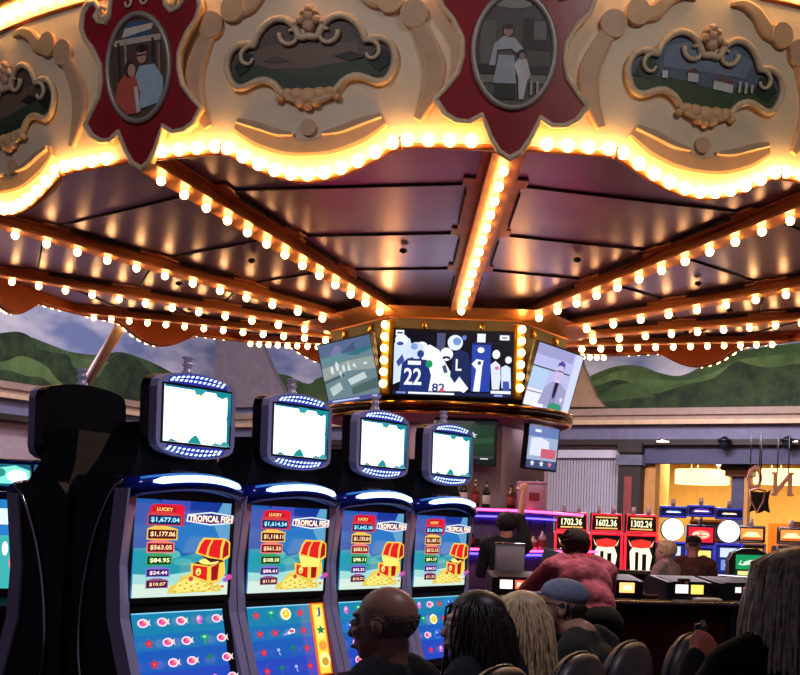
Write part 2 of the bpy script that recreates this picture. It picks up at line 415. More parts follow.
POS = {0:'straight ahead', 1:'just right of the middle', 2:'at the right', 3:'far right', 4:'rear right', 5:'back right of the hub', 6:'straight behind the hub', -1:'just left of the middle', -2:'at the left', -3:'far left', -4:'rear left', -5:'back left of the hub'}
fas_lab = {-1:'cream carousel crown panel with dark cartouche, between couple portrait and middle shield', 0:'cream carousel crown panel right of the middle shield, with blue landscape cartouche',
 -2:'cream crown panel at the left edge of the photo, left of the couple portrait', 1:'cream crown panel cut by the right edge of the photo', 2:'cream crown panel on the right flank of the carousel, beyond the frame edge', -3:'cream crown panel on the left flank of the carousel, beyond the frame edge',
 3:'orange backed crown panel at the right, low over the green hills', 4:'orange backed crown panel hanging over the middle of the right hills', 5:'orange backed crown panel just right behind the hub televisions', -4:'orange backed crown panel at the far left, above the painted clouds',
 -5:'orange backed crown panel above the left slot machine toppers', -6:'orange backed crown panel hidden straight behind the carousel hub'}
fas0 = make_fascia()
first = True
for j in range(-6, 6):
    th = PH+(j+.5)*ST; o = fas0 if first else copy_tree(fas0); first = False
    place(o, th); tag(o, fas_lab[j], 'carousel panel', 'carousel crown panels')
cd = make_cartouche(None, 'dark'); cb = make_cartouche(None, 'blue')
for o, j, lb in ((cd, -1, 'dark brown landscape cartouche with scrolled rim, between couple portrait and middle shield'), (cb, 0, 'blue sky landscape cartouche with white houses, right of the middle shield'), (copy_tree(cd), -2, 'dark green landscape cartouche cut by the left edge of the photo')):
    place(o, PH+(j+.5)*ST); tag(o, lb, 'cartouche', 'landscape cartouches on the carousel crown')
for kind, j, lb in (('couple', -.962, 'red shield plaque with colour portrait of a couple, woman in coral'), ('worker', 0, 'red shield plaque at top centre with grey portrait of a person in an apron')):
    o = make_shield(kind); place(o, PH+j*ST); tag(o, lb, 'plaque', 'portrait shields on the carousel crown')

def zb(r): return HI+(HO-HI)*(r-RI)/(R*.97-RI)      # bulb height at radius r
CUP = .13
# beams, local frame: x across, y from hub (0) to the ring, z relative to HI
def make_beam():
    root = thing('ceiling_beam', 'x', 'beam')
    r0, r1 = RI-.12, R-.05
    P = lambda x, r, dz: (x, R-r, zb(r)+dz-HI)
    def bar(x0, x1, z0, z1, mt, name, ra=r0, rb=r1):
        mb = MB(); v = [P(x, r, z) for r in (ra, rb) for x, z in ((x0,z0),(x1,z0),(x1,z1),(x0,z1))]
        mb.add(v, [[0,1,2,3],[7,6,5,4],[0,4,5,1],[1,5,6,2],[2,6,7,3],[3,7,4,0]], mt); return mb.build(name, root)
    bar(-.075, .075, .045, CUP+.03, RAIL, 'rail')
    bar(-.10, .10, .035, .055, COPPER, 'lower_flange')
    # stepped copper plates bolted on the ceiling at both sides
    mb = MB(); rs = [r0, 2.35, 2.5, 3.25, 3.4, 4.3, 4.45, r1]; w = [.12,.12,.16,.16,.20,.20,.15,.15]
    for s in (-1, 1):
        for i in range(len(rs)-1):
            a, b = rs[i], rs[i+1]; ww = w[i] if i % 2 == 0 else max(w[i], w[i+1])+.04
            v = [P(s*x, r, z) for r in (a, b) for x, z in ((.07,CUP-.012),(ww,CUP-.012),(ww,CUP-.002),(.07,CUP-.002))]
            mb.add(v, [[0,1,2,3],[7,6,5,4],[0,4,5,1],[1,5,6,2],[2,6,7,3],[3,7,4,0]], COPPER)
    mb.build('stepped_plate', root)
    mb = MB()
    for s in (-1, 1):
        for a, b, x in ((r0,2.2,.123),(2.6,3.15,.163),(3.55,4.2,.203)):
            v = [P(s*xx, r, z) for r in (a, b) for xx, z in ((x-.006,CUP-.03),(x+.006,CUP-.03),(x+.006,CUP-.004),(x-.006,CUP-.004))]
            mb.add(v, [[0,1,2,3],[7,6,5,4],[0,4,5,1],[1,5,6,2],[2,6,7,3],[3,7,4,0]], DARKSEAM)
    mb.build('plate_edge', root)
    n = 13
    for i in range(n):
        r = RI+.06+(R*.95-RI-.06)*i/(n-1); bulb(root, P(0, r, 0), BULB_SM)
    mb = MB()
    for i in range(n):
        r = RI+.06+(R*.95-RI-.06)*i/(n-1); mb.tube([P(0, r, .02), P(0, r, .04)], .02, SOCKET, 8)
    mb.build('bulb_sockets', root)
    return root
b0 = make_beam()
blab = {0:'copper ceiling beam of bulbs running straight toward the camera', -1:'copper bulb beam rising to the couple portrait shield', 1:'copper bulb beam rising to the upper right edge of the photo',
 -2:'long copper bulb beam crossing to the left edge, uppermost of the left ones', -3:'copper bulb beam below the uppermost left one', -4:'copper bulb beam low on the left, over the painted hills', 2:'second copper bulb beam on the right, running to the right edge', 3:'third copper bulb beam on the right, nearly level',
 4:'low copper bulb beam at right behind the hub', 5:'copper bulb beam hidden right behind the hub televisions', -5:'short low copper bulb beam left behind the hub', 6:'copper bulb beam straight behind the hub'}
first = True
for k in range(-5, 7):
    o = b0 if first else copy_tree(b0); first = False
    place(o, PH+k*ST, R, HI); tag(o, blab[k], 'beam', 'light beams under the carousel canopy')
# ceiling sectors, local frame of a sector
def make_sector():
    root = thing('ceiling_panel', 'x', 'ceiling panel')
    def P(r, q, dz=0): return (r*sin(q), R-r*cos(q), zb(r)+CUP+dz-HI)
    rs = [1.25, 2.42, 3.32, 4.37, R-.04]; h = ST/2
    for a, b in zip(rs, rs[1:]):
        mb = MB(); v = [P(a,-h),P(a,h),P(b,h),P(b,-h),P(a,-h,.02),P(a,h,.02),P(b,h,.02),P(b,-h,.02)]
        mb.add(v, [[0,1,2,3],[7,6,5,4],[0,4,5,1],[1,5,6,2],[2,6,7,3],[3,7,4,0]], CEILP); mb.build('metal_sheet', root)
    mb = MB()
    for r in rs[1:-1]:
        mb.tube([P(r,-h,-.008),P(r,h,-.008)], .009, DARKSEAM, 4)
    mb.build('seam', root)
    mb = MB(); mb.lathe([(0,0),(.03,-.01),(.035,-.035),(0,-.05)], P(2.9, .05), BLACK, 10); mb.build('sprinkler_head', root)
    return root
s0 = make_sector(); first = True
for j in range(-6, 6):
    o = s0 if first else copy_tree(s0); first = False
    place(o, PH+(j+.5)*ST, R, HI)
    nm = {-1:'between the straight beam and the left shield beam', 0:'between the straight beam and the right rising beam', -2:'just left of the couple shield beam', 1:'just right of the right rising beam', -3:'in the left flank of the canopy', 2:'in the right flank of the canopy', -4:'at the rear left of the canopy', 3:'at the rear right of the canopy', -5:'left behind the hub', 4:'right behind the hub', -6:'directly behind the hub on its left', 5:'directly behind the hub on its right'}[j]
    tag(o, 'mauve metal carousel ceiling panel '+nm, 'ceiling panel', 'metal sectors of the carousel ceiling')
# ---------------------------------------------------------------- hub
def hexpt(a, k, ph=PH): # corner k of a hexagon with apothem a, face 0 toward the camera
    q = (k+.5)*PI/3; r = a/cos(PI/6); return Vector((CX+r*sin(q), CD-r*cos(q)))
def hexring(mb, a0, z0, a1, z1, mt):
    vs = [(hexpt(a0,k).x, hexpt(a0,k).y, z0) for k in range(6)]+[(hexpt(a1,k).x, hexpt(a1,k).y, z1) for k in range(6)]
    mb.add(vs, [[k, (k+1) % 6, (k+1) % 6+6, k+6] for k in range(6)], mt); return mb
DRUM = mat('olive_grey_drum_panel', (138,138,122), .6, noise=.08)
hub = thing('carousel_hub', 'six sided carousel hub column carrying the three large televisions', 'column', (CX, CD, 0))
def bh(mb, name):
    mb.v = [(x-CX, y-CD, z) for x, y, z in mb.v]; return mb.build(name, hub)
mb = MB(); hexring(mb, 1.08, 2.82, 1.08, 3.70, DRUM); bh(mb, 'upper_drum')
mb = MB(); hexring(mb, 1.10, 3.555, 1.10, 3.60, COPPER)
hexring(mb, 1.45, 3.62, 1.10, 3.57, COPPER); bh(mb, 'top_collar')
mb = MB(); hexring(mb, .92, 0, .92, 2.78, GREYWALL); bh(mb, 'lower_column')
mb = MB(); hexring(mb, .92, 2.54, 1.16, 2.64, GREYWALL); bh(mb, 'soffit')
mb = MB(); mb.lathe([(1.1,2.62),(1.30,2.64),(1.34,2.67),(1.30,2.70),(1.0,2.72)], (CX,CD,0), mat('dark_bronze',(60,34,24),.3,.8), 48)
bh(mb, 'ledge')
for z, r, w in ((2.715,1.325,.022),(2.63,1.31,.016)):
    mb = MB(); mb.tube([(CX+r*sin(2*PI*i/48), CD-r*cos(2*PI*i/48), z) for i in range(48)], w, BRASS, 8, True); bh(mb, 'brass_rail')
for k in (0, 2, 3, 5):
    c = hexpt(1.10, k); d = (Vector((c.x-CX, c.y-CD))).normalized()
    mb = MB(); mb.box((c.x, c.y, 3.16), (.11,.11,.74), GOLDSTRIP, .02, Matrix.Rotation(math.atan2(d.x,-d.y),4,'Z'))
    ch = bh(mb, 'light_channel')
    for i in range(6): bulb(ch, (c.x+d.x*.075-CX, c.y+d.y*.075-CD, 2.90+.115*i), BULB_SM)
for k in range(6):
    q = k*PI/3; n = Vector((sin(q), -cos(q)))
    for t in (-.28, .28):
        p = Vector((CX,CD))+n*1.10+Vector((cos(q), sin(q)))*t
        mb = MB(); mb.box((p.x,p.y,3.49), (.05,.06,.09), BRASS, .01, Matrix.Rotation(q,4,'Z')); bh(mb, 'mount_bracket')

def television(name, label, w, h, centre, rz, tilt, layers, group):
    root = thing(name, label, 'television', centre, rz, group)
    T = Matrix.Rotation(tilt, 4, 'X')
    def mp(a, z, t): return tuple(T @ Vector((a, -t, z)))
    mb = MB(); mb.box((0,.03,0), (w,.05,h), BLACK, .008)
    mb.v = [tuple(T @ Vector(v)) for v in mb.v]; mb.build('housing', root)
    mb = MB()
    b = .014
    for x0, z0, x1, z1 in ((-w/2,-h/2,w/2,-h/2+b*1.6),(-w/2,h/2-b,w/2,h/2),(-w/2,-h/2,-w/2+b,h/2),(w/2-b,-h/2,w/2,h/2)):
        mb.box(((x0+x1)/2, .0, (z0+z1)/2), (abs(x1-x0), .016, abs(z1-z0)), BLACK)
    mb.v = [tuple(T @ Vector(v)) for v in mb.v]; mb.build('bezel', root)
    picture(w-2*b, h-2.2*b, layers, lambda a, z, t: mp(a, z+.004, t+.004), True).build('screen', root)
    mb = MB(); mb.tube([T @ Vector((0,.05,.02)), (0,.05+.13,-.02)], .035, BLACK, 8); mb.build('wall_mount', root)
    return root
W = (232,238,250); NV = (22,36,92); BL = (40,64,160)
foot = [((8,10,22), rect(0,0,1,1)), ((70,76,110), rect(.36,.55,.43,.96)), (BL, rect(.66,.08,.82,.82)), ((230,238,255), rect(.70,.80,.77,.97)), ((24,30,80), rect(.66,.80,.83,.84)), (W, circ(.735,.72,.03,.045)),
 ((200,214,246), [(.0,.15),(.0,.78),(.05,.9),(.13,.86),(.16,.7),(.12,.4),(.06,.2)]), ((226,234,252), circ(.06,.84,.055,.085)), ((60,70,140), circ(.05,.78,.03,.03)), ((60,70,140), [(.02,.5),(.07,.62),(.09,.52),(.04,.42)]),
 (W, [(.22,.1),(.24,.7),(.3,.78),(.38,.7),(.44,.5),(.54,.2),(.62,.08),(.3,.06)]), ((240,244,255), circ(.235,.7,.06,.12)), 
 ((28,44,110), [(.05,.04),(.07,.48),(.12,.56),(.28,.54),(.32,.3),(.3,.04)]), ((30,140,90), circ(.30,.48,.03,.06)), ((196,210,240), circ(.19,.68,.07,.13)), ((36,60,130), circ(.225,.63,.03,.06)), ((120,150,210), circ(.17,.74,.03,.05)), (W, rect(.12,.46,.23,.52)),
 (W, '22', .165, .28, .15, .26),
 (W, circ(.445,.64,.055,.10)), ((30,34,60), circ(.445,.58,.035,.03)), (W, circ(.445,.555,.02,.02)), ((70,80,110), [(.41,.45),(.44,.48),(.46,.36),(.43,.34)]), ((24,36,110), '82', .385, .12, .11, .13), ((220,60,80), rect(.40,.04,.43,.11)),
 ((26,38,84), [(.48,.3),(.5,.66),(.56,.72),(.63,.66),(.66,.4),(.64,.1),(.56,.1)]), ((214,226,250), circ(.515,.82,.065,.12)), ((110,140,200), circ(.53,.84,.035,.06)), (W, 'L', .55, .48, .05, .18), ((90,110,190), circ(.59,.9,.02,.04)), (W, [(.5,.14),(.56,.3),(.64,.12),(.6,.05)]),
 ((230,238,255), [(.66,.5),(.7,.58),(.76,.56),(.75,.46),(.735,.08),(.68,.08),(.7,.42)]), ((44,58,120), circ(.725,.52,.015,.03)),
 ((210,220,244), [(.84,.12),(.82,.5),(.86,.56),(.9,.5),(.91,.3),(.9,.12)]), ((230,236,252), circ(.865,.66,.033,.07)), ((200,120,140), circ(.875,.45,.018,.03)), ((206,216,242), [(.92,.14),(.91,.46),(.95,.5),(.99,.46),(1,.14)]), (W, circ(.97,.58,.028,.055)), ((60,80,160), [(.93,.1),(.93,.25),(.98,.25),(.99,.1)]),
 ((226,232,246), rect(.83,.02,1,.10)), ((26,34,70), rect(0,0,1,.055)), (W, rect(.13,.012,.52,.042)), ((120,136,190), rect(.03,.012,.11,.042)), ((140,156,206), rect(.86,.01,.93,.04)), (W, rect(.01,.9,.08,.985)), ((30,40,90), rect(.02,.93,.07,.955)), (W, rect(.89,.88,.97,.955)), ((40,50,110), rect(.91,.905,.95,.925))]
field = [((104,134,140), rect(0,0,1,1), .8), ((78,104,140), rect(0,.78,1,1), .8), ((120,120,170), [(.2,.8),(.35,.95),(.45,.9),(.4,.78)], .8), ((40,110,130), [(.5,.76),(.75,.82),(1,.84),(1,.78),(.7,.72)], .8), ((60,80,120), [(.45,.8),(.7,.94),(.7,.8)], .8), ((90,140,150), [(.0,.74),(.4,.82),(.6,.7),(.2,.66)], .8),
 ((150,164,160), [(.0,.4),(.5,.5),(1,.46),(1,.66),(.5,.66),(0,.6)], .8), ((176,196,196), [(.08,.26),(.3,.34),(.34,.22),(.12,.12)], .9), ((186,204,204), [(.46,.36),(.78,.44),(.82,.34),(.5,.26)], .9), ((60,84,92), [(0,.38),(.4,.46),(.42,.43),(0,.34)], .8), ((70,100,96), [(.5,.22),(1,.32),(1,.16),(.5,.1)], .8),
 ((206,220,224), circ(.2,.55,.03,.07), .9), ((206,220,224), circ(.31,.6,.03,.08), .9), ((206,220,224), circ(.43,.55,.025,.06), .9), ((206,220,224), [(.5,.5),(.53,.66),(.56,.5)], .9), ((206,220,224), [(.6,.56),(.64,.62),(.67,.52)], .9), ((196,214,220), circ(.84,.57,.04,.02), .9), ((206,220,224), [(.33,.5),(.36,.4),(.38,.52)], .9),
 ((70,84,150), rect(0,0,1,.07), .8), ((190,200,230), rect(.1,.025,.62,.05), .9), ((160,170,220), rect(.86,.02,.95,.055), .9)]
news = [((176,178,222), rect(0,0,1,1)), ((150,150,196), rect(0,.82,.8,1)), ((198,204,236), rect(.84,.0,1,1)), ((170,196,226), rect(.0,.3,.35,.66)), ((80,74,98), rect(0,.62,.8,.645)), ((220,222,244), rect(0,.06,.4,.28)), ((90,86,120), rect(0,.22,.36,.235)),
 ((150,150,190), [(.28,.04),(.34,.36),(.48,.46),(.66,.46),(.82,.36),(.84,.04)]), ((130,130,176), [(.5,.04),(.52,.4),(.56,.3),(.6,.42),(.66,.04)]), ((30,28,54), [(.53,.46),(.62,.46),(.6,.22),(.56,.18),(.54,.24)]), ((196,176,214), circ(.57,.62,.085,.13)), ((70,62,140), [(.49,.7),(.5,.78),(.57,.82),(.64,.79),(.66,.68),(.62,.74),(.53,.74)]), ((90,76,100), rect(.5,.64,.65,.66)), ((210,196,226), rect(.53,.46,.61,.5)),
 ((44,140,110), [(.5,.0),(.5,.09),(.6,.13),(.78,.11),(.82,.0)]), ((210,210,236), circ(.75,.2,.03,.04)), ((230,232,250), rect(0,0,.4,.06))]
def hubpt(q, r, z): return (CX+r*sin(q), CD-r*cos(q), z)
television('wall_television', 'large middle television showing football players, number 22 in front', 1.17, .655, hubpt(0,1.27,3.10), 0, rad(5), foot, 'televisions on the hub')
television('wall_television', 'tilted left television on the hub showing a pale green playing field', 1.17, .655, hubpt(-PI/3,1.19,3.08), -PI/3, rad(15), field, 'televisions on the hub')
television('wall_television', 'tilted right television on the hub showing a man in a suit', 1.17, .655, hubpt(PI/3,1.22,3.06), PI/3, rad(15), news, 'televisions on the hub')
gf = [((16,22,20), rect(0,0,1,1)), ((30,62,40), rect(.03,.22,.97,.9), .7), ((44,84,56), [(.03,.5),(.97,.62),(.97,.5),(.03,.36)], .7), ((190,210,220), star(.62,.66,.08), .9), ((190,210,220), circ(.3,.7,.02,.03), .9), ((60,70,64), rect(.03,.12,.97,.2), .6), ((230,235,240), rect(.25,.13,.6,.155), .9), ((230,235,240), rect(.75,.11,.88,.135), .9)]
lot = [((150,166,196), rect(0,0,1,1)), ((96,116,170), rect(0,.75,1,1)), ((210,216,236), [(.08,.3),(.1,.7),(.4,.74),(.7,.66),(.72,.3)]), ((196,90,110), rect(.45,.26,.95,.48)), ((230,236,248), rect(.2,.86,.4,.92)), ((60,70,110), rect(0,0,1,.2)), ((220,230,250), star(.2,.12,.08)), ((220,230,250), star(.5,.12,.08)), ((220,120,140), star(.78,.12,.08))]
television('wall_television', 'dark lower television with dim green field under the brass ledge', .62, .46, (CX+.16, CD-1.06, 2.36), 0, 0, gf, 'lower televisions under the brass ledge')
television('wall_television', 'lower right television on a black arm, pale picture with red block', .62, .46, hubpt(PI/3,1.12,2.36), PI/3-.12, rad(5), lot, 'lower televisions under the brass ledge')
# ========================================================== slot machines
ROW = Vector((.486, .874, 0)); NRM = Vector((.874, -.486, 0)); PITCH = .62
PHI = math.atan2(NRM.x, -NRM.y)
M1 = Vector((-.866, 4.11, 0)) + ROW*.31
def profile_y(z):      # front surface of the cabinet (negative = toward the player)
    pts = [(0,.02),(.70,.02),(.80,.01),(.90,-.055),(1.0,-.025),(1.15,.02),(1.32,.03),(1.50,.01),(1.60,.0)]
    for (z0,y0),(z1,y1) in zip(pts, pts[1:]):
        if z <= z1: f = (z-z0)/(z1-z0); return y0+(y1-y0)*f
    return 0
def fishy(mode, vals, head='LUCKY'):
    """upper game display"""
    L = [((20,84,160), rect(0,0,1,1)), ((16,50,140), [(.2,1),(.55,.8),(.85,.86),(1,.95),(1,1)]), ((60,70,170), rect(.25,.86,.55,1)), ((90,150,190), [(.7,.55),(.9,1),(1,1),(1,.4)]), ((36,110,180), [(.2,.72),(.8,.78),(.95,.5),(.5,.45)]),
      ((30,140,160), [(0,.5),(.3,.52),(.5,.42),(.8,.5),(1,.42),(1,.2),(0,.2)]), ((90,180,180), circ(.37,.44,.1,.05), .9), ((70,170,175), circ(.5,.36,.1,.04), .9), ((110,190,185), circ(.33,.37,.06,.03), .9), ((60,160,170), circ(.88,.46,.1,.05), .9),
      ((150,205,200), [(0,.24),(.3,.22),(.6,.26),(1,.2),(1,0),(0,0)]), ((200,220,205), [(0,.14),(.4,.12),(1,.14),(1,0),(0,0)]),
      ((214,190,80), [(.34,.03),(.36,.1),(.44,.14),(.5,.22),(.6,.24),(.7,.2),(.82,.14),(.92,.1),(.93,.04)]), ((236,214,110), [(.4,.04),(.44,.12),(.52,.18),(.62,.19),(.72,.13),(.8,.06)])]
    for k in range(26): L.append(((250,232,140) if k % 2 else (190,150,50), circ(.42+.45*((k*37) % 26)/26, .05+.1*((k*17) % 9)/9, .014, .012, 8)))
    # treasure chest
    L += [((240,196,70), [(.54,.22),(.53,.35),(.9,.38),(.92,.24),(.84,.13)]), ((206,30,30), [(.56,.22),(.555,.33),(.72,.31),(.72,.16)]), ((150,16,20), [(.75,.16),(.755,.31),(.84,.35),(.83,.17)]), ((240,196,70), [(.71,.16),(.71,.33),(.75,.33),(.76,.14)]),
          ((90,30,20), [(.55,.35),(.73,.32),(.9,.37),(.72,.41)]), ((250,226,120), circ(.72,.37,.11,.035)), ((250,226,120), circ(.61,.26,.028,.04)), ((150,100,30), circ(.61,.25,.01,.016))]
    up = .0 if mode == 0 else -.01
    L += [((240,196,70), [(.56,.46+up),(.6,.57),(.64,.625),(.88,.62),(.94,.58),(.945,.42),(.88,.38),(.7,.41)]), ((214,30,34), [(.585,.465+up),(.62,.56),(.655,.605),(.73,.605),(.69,.52),(.675,.435)]), ((214,30,34), [(.70,.43),(.71,.52),(.75,.605),(.85,.605),(.83,.52),(.83,.40)]),
          ((160,18,26), [(.855,.40),(.86,.52),(.88,.60),(.92,.57),(.925,.44)]), ((70,20,24), [(.60,.445),(.70,.41),(.87,.385),(.73,.36)]) if mode == 0 else ((244,226,110), [(.56,.44),(.66,.42),(.86,.40),(.84,.3),(.6,.3)])]
    L += [((206,70,140), circ(.94,.2,.04,.03)), ((150,90,200), circ(.9,.17,.03,.025)), ((200,60,60), circ(.52,.19,.025,.025)), ((214,110,50), circ(.87,.1,.02,.015))]
    # title
    L += [((220,232,250), [(.43,.79),(.44,.865),(.69,.90),(.945,.87),(.94,.785),(.69,.755)], 1), ((40,50,120), [(.445,.80),(.452,.855),(.69,.885),(.93,.86),(.928,.795),(.69,.77)]), ((236,90,60), 'TROPICAL FISH', .697, .818, .47, .068, 1.0), ((255,240,210), 'TROPICAL FISH', .69, .826, .47, .068, 1.3)]
    # jackpot meters
    L += [((214,24,44), [(.03,.74),(.06,.93),(.10,.955),(.36,.96),(.4,.94),(.4,.74)]), ((180,16,36), circ(.2,.90,.12,.05)), ((255,214,120), head, .2, .905, .16, .035, 1.2)]
    ys = [.80,.655,.52,.39,.265,.15]; hs = [.085,.085,.08,.075,.062,.06]; x1 = [.36,.32,.29,.27,.25,.235]
    cs = [((20,40,90),(150,230,255),(200,60,60)), ((90,14,20),(255,220,170),(236,190,80)), ((110,12,18),(255,210,160),(230,120,110)), ((14,60,34),(240,255,180),(60,150,90)), ((40,22,90),(255,220,230),(120,100,190)), ((60,14,50),(255,200,150),(140,70,120))]
    for v, y, h, x, (bg, fg, rim) in zip(vals, ys, hs, x1, cs):
        L += [(rim, [(.03,y-h*.72),(.03,y+h*.6),(.1,y+h*.95),(x*.7,y+h*.95),(x+.015,y+h*.6),(x+.015,y-h*.72)]), (bg, rect(.04,y-h*.58,x,y+h*.5)), (fg, v, (.05+x)/2, y-.004, x-.075, h*.66, 1.2)]
    L += [((200,214,220), rect(.04,.035,.3,.05))]
    return L
FISH = ((240,150,180),(255,220,230)); 
def icon(kind, x, y, s=1.0, asp=1.0):
    a, b = .052*s, .062*s
    if kind == 'f': return [((240,216,230), circ(x, y, a*1.15, b*.9)), ((224,80,150), circ(x-.004, y, a*.8, b*.62)), ((240,214,200), [(x+a*.7,y),(x+a*1.5,y+b*.7),(x+a*1.3,y),(x+a*1.5,y-b*.7)]), ((250,170,90), circ(x+a*.3, y+b*.2, a*.25, b*.25)), ((30,20,60), circ(x-a*.6, y+b*.15, a*.14, b*.16))]
    if kind == 's': return [((196,30,44), star(x, y, a*1.1, sy=1.2)), ((240,70,70), circ(x, y, a*.35, b*.35))]
    if kind == 'g': return [((30,150,90), [(x-a,y+b*.9),(x+a,y+b*.9),(x+a*1.1,y),(x+a*.3,y+b*.2),(x+a*.3,y-b),(x-a*.3,y-b),(x-a*.3,y+b*.2),(x-a*.9,y+b*.1)]), ((150,240,190), circ(x,y+b*.5,a*.4,b*.25))]
    if kind == 'p': return [((214,110,190), circ(x, y, a*.7, b*.95)), ((250,190,230), circ(x-a*.2, y+b*.3, a*.3, b*.4)), ((120,70,190), star(x+a*.4, y-b*.4, a*.5))]
    if kind == 't': return [((24,120,80), [(x-a,y+b*.3),(x,y+b),(x+a,y+b*.4),(x+a*.3,y+b*.2),(x+a*.1,y-b),(x-a*.1,y-b),(x-a*.1,y+b*.1)])]
    if kind == 'm': return [((244,240,190), circ(x, y, a*1.5, b*1.4)), ((230,190,50), circ(x, y, a*1.05, b*.95)), ((250,230,110), circ(x-a*.2, y+b*.2, a*.5, b*.5)), ((90,60,20), circ(x-a*.5, y+b*.2, a*.15, b*.18))]
    if kind == 'q': return [((240,240,250), [(x-a*1.6,y-b*.7),(x-a*.4,y),(x+a*.6,y+b*.8),(x+a*1.6,y+b*.5),(x+a*1.5,y-b*.3),(x+a*.2,y-b*.5)]), ((220,70,110), circ(x+a*.6,y+b*.1,a*.7,b*.4)), ((120,90,220), [(x-a*1.8,y-b),(x-a*.5,y-b*.1),(x-a*.6,y-b*.5)])]
    if kind == 'w': return [((150,170,240), circ(x, y+b*.3, a*.45, b*.4)), ((190,200,250), [(x-a*.1,y),(x+a*.5,y-b*.9),(x+a*.1,y-b*.8)])]
    if kind == 'b': return [((70,120,220), circ(x, y, a*1.3, b*1.3)), ((30,70,190), circ(x, y, a, b)), ((180,210,250), circ(x-a*.3, y+b*.4, a*.3, b*.3))]
    return []
def reels(grid, wild=None):
    L = [((24,84,172), rect(0,0,1,1)), ((20,120,160), rect(0,.72,1,1)), ((22,104,168), rect(0,.55,1,.74)), ((34,66,176), rect(0,0,1,.3)), ((130,200,230), rect(0,.985,1,1))]
    n = 5
    for j, row in enumerate(grid):
        for i, k in enumerate(row):
            if wild == i: continue
            L += icon(k, .105+.195*i, .88-.245*j, .95)
    if wild is not None:
        x = .1+.2*wild
        L += [((230,96,40), rect(x-.115,.0,x+.105,1)), ((244,214,70), rect(x-.08,.02,x+.075,.98)), ((250,236,120), rect(x-.05,.5,x+.05,.9)), ((60,60,160), 'J', x, .87, .06, .13), ((24,120,70), star(x,.62,.07)), ((240,150,60), circ(x,.4,.06,.07)), ((250,240,150), circ(x,.2,.08,.11)), ((200,150,40), circ(x,.18,.05,.06))]
    return L
def topper_art():
    return [((228,246,255), rect(0,0,1,1), 1.5), ((255,255,250), [(.05,.1),(.06,.92),(.9,.9),(.92,.12)], 2.2), ((20,110,130), rect(.955,.0,1,1), .9), ((20,110,140), rect(0,.965,1,1), .9), ((40,150,160), [(.42,1),(.46,.88),(.5,.9),(.54,.86),(.6,.97),(.62,1)], 1), ((226,190,70), [(.47,.9),(.49,.76),(.5,.9)], 1), ((226,190,70), [(.53,.9),(.545,.78),(.56,.92)], 1),
     ((20,130,140), [(.74,1),(.78,.9),(.86,.87),(.93,.92),(.96,.8),(1,.5),(1,1)], 1), ((20,110,130), [(.93,.5),(.96,.7),(1,.7),(1,.4)], .9), ((24,140,140), [(.34,.0),(.4,.1),(.46,.16),(.5,.12),(.55,0)], 1), ((30,120,120), [(.05,0),(.1,.05),(.16,.02),(.2,0)], 1), ((60,150,160), [(.7,0),(.76,.05),(.84,.03),(.9,.1),(.96,.06),(1,0)], 1), ((255,240,190), circ(.25,.1,.1,.03), 1.3)]
